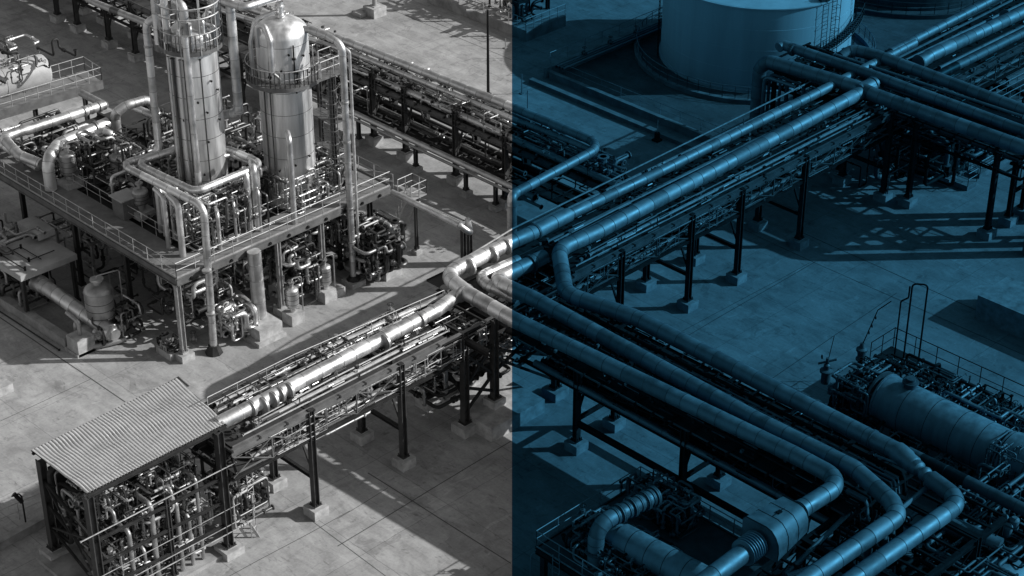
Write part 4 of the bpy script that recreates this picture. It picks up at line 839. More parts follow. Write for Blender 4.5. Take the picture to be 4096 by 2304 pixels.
b_ = (-10.16, 10.92, 6.8)
big_pipe('pipe', 'goal-post shaped pipe in front of the foot of the domed column', [(b_[0], b_[1], 6.2), (b_[0], b_[1], 8.5), (b_[0] + 3.5, b_[1], 8.5), (b_[0] + 3.5, b_[1], 6.2)], .16, 'clad', bend=.35)
for i, (o, d, rr, z0) in enumerate(((-1.35, 1.2, .07, 7.4), (-1.05, 1.45, .1, 8.2), (-.55, 1.72, .06, 7.4), (-.3, 1.78, .045, 9.5), (.75, 1.68, .05, 8))):
    small_pipe('slim vertical pipe strapped to the shell of the tallest column', [near(C1, o, d, z0), near(C1, o, d, zt1 - .3)], rr, ('clad', 'dark', 'dull', 'dark', 'dark')[i], 'verticals strapped to the tallest column')
for i, (o, d, rr, z0) in enumerate(((-1.2, 1.45, .06, 7.8), (-.8, 1.7, .05, 7.8))):
    small_pipe('slim vertical pipe strapped to the shell of the domed column', [near(C2, o, d, z0), near(C2, o, d, zp2 - .3)], rr, 'dark', 'verticals strapped to the domed column')
# ---- pipes of the left part of the platform
big_pipe('pipe', 'long thick pipe at the left edge turning down towards the platform rail', [(-12.38, 29.53, 8.2), (-20.55, 30.07, 8.2), (-21.25, 26.87, 8.2), (-20.72, 25.02, 8.0)], .36, 'clad', bend=.8, collars=[((-14.09, 29.6, 8.2), (1, 0, 0)), ((-13.48, 29.64, 8.2), (1, 0, 0)), ((-12.86, 29.52, 8.2), (1, 0, 0))])
big_pipe('pipe', 'thick elbowed pipe rising beside the left rail to a broad flange', [(-20.63, 24.27, 6.3), (-20.63, 24.27, 6.3)[:2] + (8.6,), (-18.79, 25.68, 8.6), (-15.18, 26.04, 8.6), (-14.45, 26.1, 8.6)], .42, 'clad', bend=.9, flanges=(((-15.5, 25.99, 8.6), (1, 0, 0)),))
big_pipe('pipe', 'pipe arching up beyond the flange and over in an open bow', [(-13.93, 25.8, 8.9)[:2] + (6.3,), (-13.93, 25.8, 8.9), (-13.99, 25.63, 9.4), (-13.3, 25.19, 9.9), (-11.82, 24.99, 9.9), (-11.45, 24.74, 9.6), (-11.26, 24.67, 8.6), (-11.08, 24.14, 8.4)], .34, 'clad', bend=.8)
big_pipe('pipe', 'upright pipe with a conical cap behind the flange', [(-15.95, 25.02, 8.9)[:2] + (6.3,), (-15.95, 25.02, 8.9), (-15.41, 24.01, 8.8), (-15.1, 24.3, 7.8)], .27, 'clad', bend=.4)
big_pipe('pipe', 'straight pipe crossing behind the open bow', [(-11.61, 27.09, 8.6), (-11.38, 23.69, 8.6)], .28, 'clad')
big_pipe('pipe', 'short pipe sloping behind the left thick pipe', [(-11.65, 33.73, 7.5), (-11.96, 30.14, 7.8)], .28, 'dull')
big_pipe('pipe', 'lower pipe turning in at the far left edge', [(-20.47, 34.41, 7.2), (-20.15, 31.31, 7.2), (-20.09, 26.57, 7.0)], .34, 'clad')
for i, (px, h) in enumerate(((0, 10.1), (1, 9.6), (2, 9.9), (3, 9.2), (4, 10), (5, 9.7), (6, 9.3))):
    p = ((-18.7, 14.08, 6.3), (-18.87, 13.46, 6.3), (-19.68, 11.96, 6.3), (-18.64, 12.72, 6.3), (-19.67, 10.43, 6.3), (-17.69, 12.29, 6.3), (-17.58, 13.49, 6.3))[i]
    big_pipe('pipe', 'upright pipe in the row hanging from the loops to the platform', [(p[0], p[1], 6.2), (p[0], p[1], h), (p[0] + .3, p[1] + 1.4, h)], (.22, .12, .16, .14, .22, .1, .1)[i], 'clad', bend=.35, sp=0, group='upright pipes under the loops', n=12)
for i, (p, h, r_) in enumerate((((-14.42, 10.11, 6.3), 10.3, .22), ((-13.83, 10.06, 6.3), 10.6, .26), ((-15.97, 9.56, 6.3), 9, .1), ((-11.74, 8.78, 6.3), 12.5, .2), ((-17.4, 9.44, 6.3), 8.8, .14), ((-14.02, 9.45, 6.3), 9.2, .09), ((-10.57, 10.87, 6.3), 9.5, .1))):
    big_pipe('pipe', 'upright pipe standing on the platform between the two columns', [(p[0], p[1], 6.2), (p[0], p[1], h), (p[0] + .5, p[1] + .8, h)], r_, 'clad', bend=.35, sp=0, group='upright pipes between the columns', n=12)
fx, fy = -15.9, 7.75
big_pipe('pipe', 'fat upright pipe standing on the big square block and passing up through the platform edge', [(fx, fy, 1.2), (fx, fy + .1, 6.1)], .46, 'clad', sp=1.6)
T = thing('concrete_block', 'big square concrete block with a stepped foot under the fat upright pipe', 'footing', (fx - .25, fy - .5, 0)); m = MB(); m.box(fx - .2, fy - .45, .55, 1.9, 1.9, 1.1); m.box(fx - .3, fy - .6, .15, 2.3, 2.1, .3); m.build('block', 'conc', T); m = MB(); m.box(fx, fy, 1.3, .7, .7, .45); m.build('plinth', 'conc', T)
# tangles on the platform
tangle(110, ((-19, -6), (11, 26), (6.3, 9.6)), (.04, .06, .08, .12), 'pipe in the dense tangle on the platform round the columns', 'pipes tangled on the platform', 21, keep=30, valves=34, vlabel='small valve in the tangle on the platform')
tangle(44, ((-20, -14), (24, 33), (6.3, 7.5)), (.06, .1, .14), 'pipe in the thicket at the far left of the platform', 'pipes at the far left of the platform', 22, keep=10, valves=18, vlabel='small valve at the far left of the platform')
tangle(46, ((-19, -12.5), (9.5, 12.5), (6.3, 9.4)), (.035, .05, .07), 'thin bent pipe near the front rail of the platform', 'thin pipes near the front rail', 23, keep=16, mats=('clad', 'dull', 'dark'), valves=10, vlabel='small valve near the front rail of the platform')
tangle(40, ((-12, -5), (9.5, 12.5), (6.3, 8.8)), (.035, .05, .08), 'thin bent pipe at the foot of the domed column', 'thin pipes by the domed column', 24, keep=12, mats=('clad', 'dark', 'dull'), valves=10, vlabel='small valve at the foot of the domed column')
tangle(110, ((-20.5, -5), (9.0, 17), (.3, 5.4)), (.04, .07, .1, .14), 'pipe in the dark tangle below the platform', 'pipes below the platform', 25, keep=6, valves=26, vlabel='small valve in the dark below the platform')
tangle(40, ((-21, -16), (16, 30), (.3, 5.2)), (.06, .1), 'dark pipe deep below the left of the platform', 'pipes deep below the platform', 26, keep=2, mats=('steel', 'dull'), valves=6, vlabel='small valve deep below the platform')
tangle(46, ((-7.5, -3.4), (6.6, 9.8), (.3, 4.4)), (.06, .09, .13, .18), 'pipe in the bundle under the far corner of the platform', 'pipes under the far corner', 27, keep=10, valves=16, vlabel='small valve under the far corner of the platform')
tangle(20, ((-18.6, -16.6), (7.2, 9.4), (.4, 2.4)), (.08, .12, .17), 'bright pipe round the pumps in front of the platform', 'pipes round the pumps', 28, keep=10, mats=('clad',), valves=8, vlabel='small valve by the pumps in front of the platform')
tangle(30, ((-13, -10.5), (7.4, 11.5), (.3, 4.6)), (.06, .1, .14), 'pipe hanging below the middle of the platform edge', 'pipes below the platform edge', 29, keep=6, valves=10, vlabel='small valve below the middle of the platform edge')
for p, h in (((-19.2, 24, 6.1), 2.2), ((-16.5, 22, 6.1), 1.8), ((-12, 19.5, 6.1), 2.4), ((-18.2, 17, 6.1), 1.6)): pot(p, .55, h, 'small upright vessel standing amid the platform piping', 'small vessels on the platform', 'dull')
T = thing('control_box', 'pale square cabinet top in the platform walkway', 'cabinet', (-19.16, 17.45, 6.2)); p = (-19.05, 17.61, 6.2); m = MB(); m.box(p[0], p[1], 6.95, 1.2, 1.3, 1.4); m.build('casing', 'beam', T); m = MB(); m.box(p[0], p[1], 7.7, 1.5, 1.5, .08); m.build('lid', 'pale', T)
# floor-level machines in front of the platform
put_pump((-16.05, 9.91, 0.0), R(100), 'bright pump cluster lying in front of the fat upright pipe', s_=1.15)
put_pump((-16.44, 11.79, 0.0), R(95), 'pump set back in the shade between the corner leg and the square block', s_=1.1)
big_pipe('pipe', 'short shiny horizontal drum on blocks next to the pumps', [(-15.53, 12.19, 1.6), (-15.87, 8.96, 1.3)], .45, 'clad', sp=.5, cat='drum')
pot((-13.55, 7.2, 0.0), .45, 1.9, 'slim upright vessel on a stepped block in front of the middle of the platform', mat_='clad', base=.8)
pot((-10.15, 7.84, 0.0), .42, 1.9, 'slim upright vessel beside the bright leg further along the platform', mat_='clad', base=.9)
pot((-5.09, 7.79, 0.0), .5, 1.7, 'squat round vessel on a tall block under the far corner of the platform', mat_='clad', base=1.2)
pot((-4.71, 10.12, 0.0), .4, 1.8, 'upright vessel in the shade behind the far corner vessels', mat_='dull', base=.6)
pot((-11.2, 9.6, 0), .5, 2.4, 'upright vessel under the platform beside the bright leg', mat_='clad', base=1.4)
pot((-12.4, 10.2, 0), .4, 2.4, 'shaded upright vessel deep under the middle of the platform', mat_='dull', base=1.4)
for p, lb in (((-10.1, 8.05, 0.0), 'stepped block beside the bright leg'), ((-5.46, 7.36, 0.0), 'tall block under the far corner vessel')):
    tag(MB().box(p[0] + .6, p[1], .3, 1.5, 1.2, .6).build('concrete_block', 'conc', origin=p), 'low ' + lb, 'footing')
# manifold block at the corner leg
T = thing('drain_manifold', 'small heap of drain valves on a low block at the corner leg', 'manifold', (-22.16, 9.51, 0.0)); p = (-21.9, 9.72, 0.0); m = MB(); m.box(p[0], p[1], .25, 1.0, 1.6, .5); m.build('block', 'conc', T)
tangle(7, ((p[0] - .5, p[0] + .5), (p[1] - .8, p[1] + .8), (.5, 1.3)), (.04, .06), 'short pipe of the drain manifold at the corner leg', 'drain manifold pipes', 31, keep=4, step=(.2, .8), valves=4, vlabel='small valve of the drain manifold')
# painted cable ramp on the ground
m = MB(); p0, p1, q0 = Vector((-24.56, 6.94, 0.0)), Vector((-23.17, 7.09, 0.0)), Vector((-23.32, 5.72, 0.0))
ex = (p1 - p0); ey = (q0 - p1)
for i in range(9): a = p0 + ex * (i / 8); m.bar(a + Vector((0, 0, .03)), a + ey + Vector((0, 0, .03)), .07, .06)
tag(m.build('drain_grate', 'beam', origin=p0), 'small ribbed drain grate in the slabs between the platform and the shed roof', 'drain grate')
# stairs at the far corner
T = thing('staircase', 'steep railed stair leading from the far end of the platform to the ground', 'stairs', (-0.19, 11.55, 0.0))
a_ = Vector((-0.02, 11.66, 0.0)); b_ = Vector((-1.99, 7.75, 4.9)); m = MB(); stair_mesh(m, a_, b_, .9); m.build('flight', 'galv', T)
m = MB(); m.box(b_.x + .3, b_.y + .5, b_.z, 1.4, 1.5, .1); rail_mesh(m, [b_ + Vector((-.4, -.2, 0)), b_ + Vector((1., -.2, 0)), b_ + Vector((1., 1.2, 0)), b_ + Vector((-.4, 1.2, 0))], 1.1, .8, .03); m.build('landing', 'galv', T)
leg_part(T, b_.x + .6, b_.y + .5, b_.z, .2, h=.3)
railing([(-3.4, 12.35, 5.0), (-2.18, 9.68, 5.0)], None, 1.1, 1.2, 'handrail running out past the back of the far platform corner')

# ================================================================== SHED
T = thing('pipe_shed', 'open-sided shed with a wavy corrugated roof over a dense pipe manifold', 'shed', (-35, -6, 0))
FL, FR, BR_, BL_ = Vector((-40.11, -9.45, 8.4)), Vector((-31.16, -9.4, 8.4)), Vector((-29.09, -1.93, 6.9)), Vector((-39.02, -2.21, 6.9))
m = MB(); nx, ny = 48 * 10, 16; vs = []
g = random.Random(9); ph = [g.uniform(0, 6.28) for _ in range(5)]
for i in range(nx + 1):
    for j in range(ny + 1):
        s_, t_ = i / nx, j / ny
        wob = .0045 * math.sin(6 * t_ + 7 * s_ + ph[0]) + .002 * math.sin(13 * t_ + 11 * s_ + ph[1]) + .0012 * math.sin(19 * t_ - 9 * s_ + ph[2])
        p = (FL.lerp(FR, s_)).lerp(BL_.lerp(BR_, s_), t_); p = p + Vector((0, 0, -.075 * max(0., math.cos(2 * math.pi * 48 * (s_ + wob))) ** 1.5)); vs.append(p)
m.add(vs, [(i * (ny + 1) + j, (i + 1) * (ny + 1) + j, (i + 1) * (ny + 1) + j + 1, i * (ny + 1) + j + 1) for i in range(nx) for j in range(ny)], True)
nv_ = len(vs); m.build('roof', 'roof', T)
dn = Vector((0, 0, -.2))
for x, y, z, w in ((-31.85, -9.62, 8.2, .42), (-38.95, -2.9, 6.6, .42)): leg_part(T, x, y, z, w, h=.5)
pl = (-38.83, -7.0, 0.8); leg_part(T, (-40.08, -9.44, 8.1)[0], (-40.08, -9.44, 8.1)[1], 8.1, .42, h=.5)
leg_part(T, -31.3, -3.4, 6.6, .36, h=.5); leg_part(T, -35.5, -9.5, 5.6, .24, h=.4); leg_part(T, -35.3, -5.5, 6.6, .24, h=.4)
NL = Vector(((-40.08, -9.44, 8.1)[0], (-40.08, -9.44, 8.1)[1], 0))
for a, b, w in ((FL + dn, FR + dn, .2), (BL_ + dn, BR_ + dn, .2), (FL + dn + Vector((.25, 0, 0)), BL_ + dn + Vector((.25, 0, 0)), .2), (FR + dn - Vector((.25, 0, 0)), BR_ + dn - Vector((.25, 0, 0)), .2)):
    m = MB(); m.channel(a, b, w, .24); m.build('roof_beam', 'steel', T)
for z in (2.0, 3.6, 5.2):
    for a, b in (((NL.x, NL.y, z), (-31.85, -9.62, z)), ((NL.x, NL.y, z), (-38.95, -2.9, z))):
        m = MB(); m.channel(a, b, .12, .16); m.build('side_rail', 'steel', T)
m = MB(); m.bar((NL.x, NL.y, 2), (-38.95, -2.9, 5.2), .1, .1); m.bar((NL.x, NL.y, 5.2), (-38.95, -2.9, 2.), .1, .1); m.build('brace', 'steel', T)
m = MB(); m.box(-35.5, -6.2, .12, 9, 7.2, .24); m.build('plinth', 'wallc', T)
m = MB(); m.box(-35.3, -2.9, 3.2, 6.6, .05, 5.4); m.build('shade_panel', 'under', T)  # dark sheet added as the shaded depth behind the manifold
tangle(130, ((-39.0, -32.3), (-9.4, -6.6), (.4, 7.0)), (.03, .04, .06, .09), 'pipe in the dense manifold under the corrugated roof', 'pipes under the corrugated roof', 41, keep=34, mats=('dark', 'steel', 'dull', 'steel', 'galv', 'dark'), seg=(4, 10), valves=46, vlabel='small valve in the manifold under the corrugated roof', step=(.3, 1.8))
tangle(70, ((-39.0, -32.3), (-6.8, -3.4), (.4, 6.2)), (.06, .1, .15), 'darker pipe at the back of the manifold under the roof', 'pipes at the back of the shed', 42, keep=4, mats=('steel', 'dull'), valves=8, vlabel='small valve at the back of the shed')
for i, z in enumerate((1.5, 2.0, 3.1, 5.9)):
    small_pipe('long thin pipe running the length of the shed front', [(NL.x - 1, -9.75, z), (-31, -9.8, z)], (.04, .03, .025, .04)[i], 'dull', 'thin pipes along the shed front')
for i, (x, z1) in enumerate(((-37.9, 4.6), (-36.4, 5.6), (-34.8, 4.9), (-33.4, 5.8), (-37.1, 3), (-34.1, 3.6))):
    big_pipe('pipe', 'upright pipe at the front of the shed manifold', [(x, -9.3, .3), (x, -9.3, z1), (x, -8, z1)], (.13, .16, .14, .11, .1, .12)[i], 'dull', bend=.3, sp=0, n=10, group='uprights at the shed front')
T = thing('ladder_stair', 'small steep stair and ladder hung between the shed and the first rack leg', 'stairs', (-29.88, -9.71, 0.0))
a_ = Vector((-29.82, -9.68, 0.0)); b_ = Vector((-30.77, -8.69, 2.9)); m = MB(); m.bar(a_, b_, .06, .16); m.bar(a_ + Vector((-.5, .5, 0)), b_ + Vector((-.5, .5, 0)), .06, .16)
for i in range(9): p = a_.lerp(b_, i / 9); m.bar(p, p + Vector((-.5, .5, 0)), .12, .03)
m.build('flight', 'galv', T)
m = MB(); ladder_mesh(m, (-29.89, -9.35, 0.0), (-29.89, -9.35, 0.0)[:2] + (4.4,), .5, .55, (1, .3, 0), .03)
rail_mesh(m, [(-30.53, -8.42, 3.2), (-28.92, -8.57, 3.2)], 1.1, 1, .03); m.tube([a_, a_ + Vector((-2.2, .9, 0))], .04, 5); m.build('guard_frame', 'galv', T)
tangle(34, ((-31.3, -28.6), (-9.6, -6.6), (.6, 6.0)), (.04, .07, .1), 'pipe in the tail of the manifold beside the shed', 'pipes beside the shed', 43, keep=8, valves=12, vlabel='small valve in the tail of the manifold')
tangle(24, ((-28.6, -20), (-9.8, -6.8), (4.6, 6.6)), (.05, .08), 'bent pipe hanging in the truss beside the shed', 'pipes in the first truss', 44, keep=4, mats=('dull', 'steel', 'galv'), vert=.25, step=(.8, 3.5))
tangle(60, ((-17, -3), (-10, -6), (2.5, 6.3)), (.05, .08, .12), 'dark pipe in the shade under the bends', 'pipes under the bends', 45, keep=4, mats=('steel', 'dull'), vert=.3, step=(.8, 3.5), valves=8, vlabel='small valve in the shade under the bends')
railing([(-30.3, -6.56, 8.3)[:2] + (7.25,), (-24.02, -6.5, 8.3)[:2] + (7.25,), (-12.99, -7.26, 8.3)[:2] + (7.25,)], None, 1.05, 1.9, 'handrail along the back of the first rack span', r=.028)
small_pipe('slim bright pipe just inside the handrail of the first rack span', [(-22.31, -6.5, 7.7), (-12.64, -6.98, 7.7)], .14, 'clad')
m = MB(); m.bar((-31, -6.0, 7.28), (-15.4, -6.0, 7.28), .8, .05); tag(m.build('walkway', 'under', origin=(-31, -6.0, 7.28)), 'narrow grated walkway along the back of the first rack span', 'walkway')
tangle(12, ((-30, -16), (-7.4, -6.2), (7.4, 7.9)), (.03, .05), 'thin pipe kinked along the walkway of the first rack span', 'pipes along the rack walkway', 46, keep=6, mats=('clad', 'dark'), vert=.2, step=(1, 5), valves=12, vlabel='small valve along the walkway of the first rack span')
# lower-left fence and wall
railing([(-40.26, 1.44, 0.0), (-36.9, 1.17, 0.0)], None, 1.2, 1.4, 'low railing behind the shed at the left edge')
wall('low kerb wall behind the shed at the left edge', (-41.55, -0.24, 0.0), (-37.68, -0.04, 0.0), .5, .4)
T = thing('hydrant_post', 'dark bent hydrant standing by the low railing behind the shed', 'hydrant', (-38.51, 0.78, 0.0)); p = (-38.51, 0.78, 0.0)
m = MB(); m.pipe([p, (p[0], p[1], 1.9), (p[0] - .1, p[1] + .1, 2.1), (p[0] - .4, p[1] + .4, 1.9)], .05, .1, 6); m.tube([(p[0] - .02, p[1], 1.5), (p[0] - .3, p[1] + .3, 2.1)], .13, 8); m.build('standpipe', 'black', T)
tag(MB().box(*(-32.15, 13.7, 0.3)[:2], .3, 1.2, 1.2, .6).build('concrete_block', 'conc', origin=(-31.81, 14.01, 0.0)), 'small pale block cut by the left edge on the sunlit slabs', 'concrete block')

# ================================================================== LOW BUILDING AND MACHINES AT THE LEFT
T = thing('pump_house', 'low canopy with a flat sloping pale roof at the left edge', 'canopy', (-25.5, 21, 0))
c0, c1, c2 = Vector((-26.48, 19.5, 3.7)), Vector((-22.12, 19.42, 3.7)), Vector((-26.59, 23.85, 3.7)); c3 = c1 + (c2 - c0)
m = MB(); top = [c0, c1, c3, c2]; m.hexa([v - Vector((0, 0, .42)) for v in top] + top); m.build('roof', 'pale', T)
m = MB()
for a, b in (((.15, .1), (.15, .75)), ((.15, .75), (.5, .75)), ((.5, .75), (.5, .2)), ((.35, .3), (.8, .3)), ((.35, .3), (.35, .9))):
    f = lambda s_, t_: c0 + (c1 - c0) * s_ + (c2 - c0) * t_ + Vector((0, 0, .12)); m.tube([f(*a), f(*b)], .035, 5); m.tube([f(*a) - Vector((0, 0, .1)), f(*a) + Vector((0, 0, .2))], .08, 6)
m.build('roof_pipe', 'black', T)
for f_, g_ in ((.06, .06), (.94, .06), (.06, .9), (.94, .9)): p = c0 + (c1 - c0) * f_ + (c2 - c0) * g_; leg_part(T, p.x, p.y, 3.25, .26, foot=False, z0=0)
m = MB(); p = c1 + (c2 - c0) * .1; q = c0 + (c2 - c0) * .95 + (c1 - c0) * .7; m.box(p.x - .4, p.y + 3.8, 4.2, 1.3, 2.6, .5); m.build('roof_hatch', 'pale', T)
tangle(10, ((-26.2, -23.4), (19.4, 23), (.3, 3)), (.06, .1), 'dark pipe under the low canopy', 'pipes under the canopy', 51, keep=3, mats=('steel', 'dull'))
big_pipe('pipe', 'sloping banded pipe leading from the low canopy to the round vessel', [(-25.3, 19.97, 2.6), (-25.03, 18.93, 2.5), (-24.17, 12.82, 1.3)], .5, 'clad', sp=1.0, bend=.5, collars=(((-25.07, 19.49, 2.6), (0, 1, 0)), ((-25.05, 19.21, 2.55), (0, 1, 0))))
pot((-23.86, 14.37, 0.9), .95, 3.1, 'stout round vessel with a necked head standing on the end of the banded pipe', mat_='dull', base=.2)
a_ = Vector((-23.94, 14.47, 1.0)); T = thing('pump', 'heavy pump body under the stout round vessel', 'pump', a_)
m = MB(); m.lathe(a_, [(.1, -.2), (.6, 0), (.66, .4), (.6, 1.3), (.4, 1.5), (.4, 1.7)], 18, (0, -1, 0)); m.lathe(a_ + Vector((0, -1, 0)), [(.35, -.9), (.35, .9), (.48, .9), (.48, 1.0)], 14, (1, 0, 0)); m.build('casing', 'clad', T)
m = MB(); m.pipe([a_ + Vector((-.9, 1.2, .3)), a_ + Vector((-1.3, .9, .3)), a_ + Vector((-1.3, .9, -.7)), a_ + Vector((-1.3, -.9, -.7)), a_ + Vector((.8, -1.6, -.7))], .2, .4, 10, 5); m.build('suction_pipe', 'dull', T)
m = MB(); m.pipe([a_ + Vector((-.4, -.6, .2)), a_ + Vector((-.9, -.6, .2)), a_ + Vector((-.9, -.6, -.8))], .18, .3, 10, 5); m.build('drain_pipe', 'clad', T)
bx_ = (-26.34, 13.54, 0.0); T = thing('anchor_block', 'square concrete anchor block with a pale triangular patch of sun', 'concrete block', bx_); m = MB(); m.box(bx_[0] + .6, bx_[1] + .6, .6, 1.3, 1.3, 1.2); m.box(bx_[0] + .7, bx_[1] + .7, .1, 1.7, 1.5, .2); m.build('block', 'conc', T)
m = MB(); m.pipe([(bx_[0] + .6, bx_[1] + .6, 1.2), (bx_[0] + .6, bx_[1] + .6, 2.2), (bx_[0] + .4, bx_[1] + 1.6, 2.6)], .15, .3, 10); m.build('stub_pipe', 'dull', T)
tangle(12, ((-24.8, -21.8), (12.6, 15.4), (.4, 2.4)), (.06, .1), 'pipe round the heavy pump at the left', 'pipes round the heavy pump', 52, keep=5, valves=7, vlabel='small valve round the heavy pump at the left')
ka, kb = Vector((-26.34, 24.88, 0.0)), Vector((-26.15, 15.09, 0.0))
wall('long low kerb wall leading to the anchor block', ka, kb, .7, .5)
small_pipe('thin pipe laid along the foot of the long kerb wall', [ka + Vector((-.7, 0, .1)), kb + Vector((-.7, 0, .1))], .05, 'steel')
tangle(30, ((-28, -22.5), (22, 32), (.3, 5)), (.07, .12), 'pipe at the far left edge below the platform rail', 'pipes at the far left edge', 53, keep=3, valves=8, vlabel='small valve at the far left edge')

# ================================================================== VESSELS AT THE LOWER PART OF THE BLUE-TONED SIDE
VA, VB = Vector((3.1, -28.5, 3.1)), Vector((3.1, -37.2, 3.1)); r_ = 1.3
T = thing('heat_exchanger', 'long horizontal cylinder with a flanged head behind the dog-leg pipe', 'vessel', VA)
m = MB(); m.lathe(VA, [(.05, -.75), (.5, -.7), (.9, -.5), (1.1, -.25), (1.2, 0), (1.2, .3), (1.6, .3), (1.6, .42), (1.54, .42), (1.54, 8.5), (1.5, 8.6)], 40, (0, -1, 0)); m.cur = 1
for k in (2.2, 4.0, 5.8, 7.4): m.tube([VA + Vector((0, -k, 0)), VA + Vector((0, -k - .03, 0))], 1.548, 40)
m.build('shell', ['vessel', 'seam'], T)
m = MB()
for a in range(20):
    t_ = 2 * math.pi * a / 20; q = VA + Vector((1.5 * math.cos(t_), 0, 1.5 * math.sin(t_))); m.tube([q + Vector((0, -.2, 0)), q + Vector((0, -.55, 0))], .04, 5)
m.lathe(VA, [(1.2, -.1), (1.6, -.1), (1.6, .05), (1.2, .05)], 40, (0, -1, 0)); m.build('girth_flange', 'dull', T)
m = MB(); q = VA + Vector((.1, -1.9, 1.2)); m.tube([q, q + Vector((0, 0, .75))], .38, 14); m.tube([q + Vector((0, 0, .6)), q + Vector((0, 0, .72))], .5, 14); m.tube([q + Vector((0, 0, .72)), q + Vector((0, 0, .95))], .3, 12); m.build('manhole', 'dull', T)
for y in (-30.5, -36.): m = MB(); m.box(3, y, .9, 2.2, .5, 1.8); m.build('saddle', 'steel', T)
T = thing('drum', 'wider horizontal drum following the flanged cylinder at the edge', 'drum', VB)
m = MB(); m.lathe(VB, [(1.4, .2), (1.66, .3), (1.68, .6), (1.68, 12)], 40, (0, -1, 0)); m.cur = 1
for k in (2.0, 3.6, 5.4): m.tube([VB + Vector((0, -k, 0)), VB + Vector((0, -k - .03, 0))], 1.69, 40)
m.build('shell', ['vessel', 'seam'], T)
m = MB(); m.lathe(VB, [(1.35, .1), (1.64, .1), (1.64, .2), (1.35, .2)], 40, (0, -1, 0)); m.build('girth_flange', 'galv', T)
tangle(26, ((.9, 5), (-38.6, -37.2), (1.4, 4.9)), (.035, .05), 'thin cable-like pipe wrapped round the drum joint', 'thin pipes round the drum joint', 71, keep=6, mats=('galv', 'dull'), valves=5, vlabel='small valve at the drum joint')
tangle(80, ((1.2, 5.4), (-28.7, -26), (1.2, 4.2)), (.04, .07, .1), 'pipe in the cluster before the flanged cylinder head', 'pipes before the cylinder head', 72, keep=8, mats=('dull', 'steel', 'clad'), valves=18, vlabel='small valve before the flanged cylinder head')
tangle(90, ((5, 7.6), (-40, -26.5), (1.2, 4.)), (.04, .06, .09), 'pipe along the railed side of the long cylinder', 'pipes along the long cylinder', 73, keep=8, mats=('dull', 'steel', 'clad'), valves=24, vlabel='small valve along the railed side of the long cylinder', vert=.35, step=(.5, 3))
tangle(40, ((-.5, 2), (-40, -28), (.4, 2.6)), (.04, .06, .1), 'dark pipe between the long cylinder and the dog-leg pipe', 'pipes beside the dog-leg', 74, keep=4, mats=('steel', 'dull'), valves=12, vlabel='small valve between the long cylinder and the dog-leg pipe')
T = thing('skid_platform', 'narrow railed platform along the far side of the long cylinder', 'platform', (8.3, -27, 2.4))
m = MB(); m.box(8.2, -36, 2.35, 2.0, 22, .1); m.build('floor', 'under', T); m = MB(); rail_mesh(m, [(6.6, -25.2, 2.4), (9.1, -25.2, 2.4), (9.1, -46, 2.4)], 1.5, 1.6, .032); m.build('handrail', 'steel', T)
for y in (-26, -31, -36, -41): leg_part(T, 8.8, y, 2.3, .2, foot=False, z0=0)
bb = (8.03, -26.72, 3.0)
T = thing('vent_pipe', 'tall hairpin vent pipes rising from behind the long cylinder', 'vent pipe', bb)
m = MB(); m.pipe([(bb[0], bb[1], 2.4), (bb[0], bb[1], 8.2), (bb[0] + .55, bb[1] - .75, 8.2), (bb[0] + .55, bb[1] - .75, 2.4)], .06, .25, 7, 4); m.build('hairpin', 'steel', T)
m = MB(); m.pipe([(bb[0] - .35, bb[1] + .45, 2.4), (bb[0] - .35, bb[1] + .45, 6.9), (bb[0] - .1, bb[1] + .1, 7.2), (bb[0] - .1, bb[1] + .1, 8.0)], .055, .15, 6, 4); m.build('side_vent', 'steel', T)
T = thing('relief_valve', 'tall flanged relief valve with a leaning chained rod above the cylinder head', 'relief valve', (5.73, -25.12, 2.6)); p = Vector((5.73, -25.12, 2.6))
m = MB(); m.lathe(p, [(.2, -1), (.2, .4), (.34, .4), (.34, .5), (.24, .55), (.28, 1.0), (.36, 1.05), (.36, 1.2), (.2, 1.3), (.12, 1.6)], 14); m.build('body', 'dull', T)
m = MB(); m.tube([p + Vector((0, 0, 1.5)), p + Vector((.5, -.5, 4.0)), p + Vector((1.1, -1.0, 4.6))], .035, 5)
for k in (.3, .5, .75): q = p + Vector((.5 * k + .1, -.5 * k, 1.6 + 2.4 * k)); m.lathe(q, [(.02, 0), (.1, .02), (.1, .08), (.02, .1)], 7, (1, -1, 0))
m.build('rod', 'steel', T)
T = thing('relief_valve', 'shorter valve tree with a thin antenna left of the chained rod', 'relief valve', (3.86, -23.93, 2.4)); p = Vector((3.86, -23.93, 2.4))
m = MB(); m.lathe(p, [(.3, -.8), (.3, 0), (.42, 0), (.42, .12), (.2, .2), (.2, .5), (.1, .6), (.1, 1.0)], 12); m.tube([p + Vector((-.4, .4, .6)), p + Vector((.4, -.4, .9))], .07, 6); m.build('body', 'dull', T)
m = MB(); m.tube([p + Vector((.1, 0, .9)), p + Vector((.25, -.15, 2.6))], .025, 5); m.lathe(p + Vector((-.3, .3, 1.1)), [(.02, 0), (.14, .03), (.14, .1), (.02, .12)], 8, (1, -1, 0)); m.build('rod', 'steel', T)
big_pipe('pipe', 'pipe running beside the bulbed neck towards the edge', [(-4.39, -35.41, 6.2), (-4.33, -42.75, 6.2), (-4.2, -45.33, 6.2)], .34, 'dull')
small_pipe('thin hooked pipe crossing before the bulbed neck', [(-8.06, -35.69, 8.0), (-7.85, -36.94, 8.0), (-7.84, -38.83, 8.0), (-7.93, -38.98, 7.6)], .07, 'galv', bend=.4)
small_pipe('slim inclined pipe between the two last bends', [(-8.17, -39.13, 7.8), (-10.13, -39.12, 7.6), (-14.84, -39.07, 7.0), (-17.87, -37.61, 6.5)], .13, 'clad', bend=.4)
small_pipe('slim pipe under the first crossing beams', [(-11.74, -36.86, 6.8), (-17.74, -37.43, 6.4)], .14, 'dull')
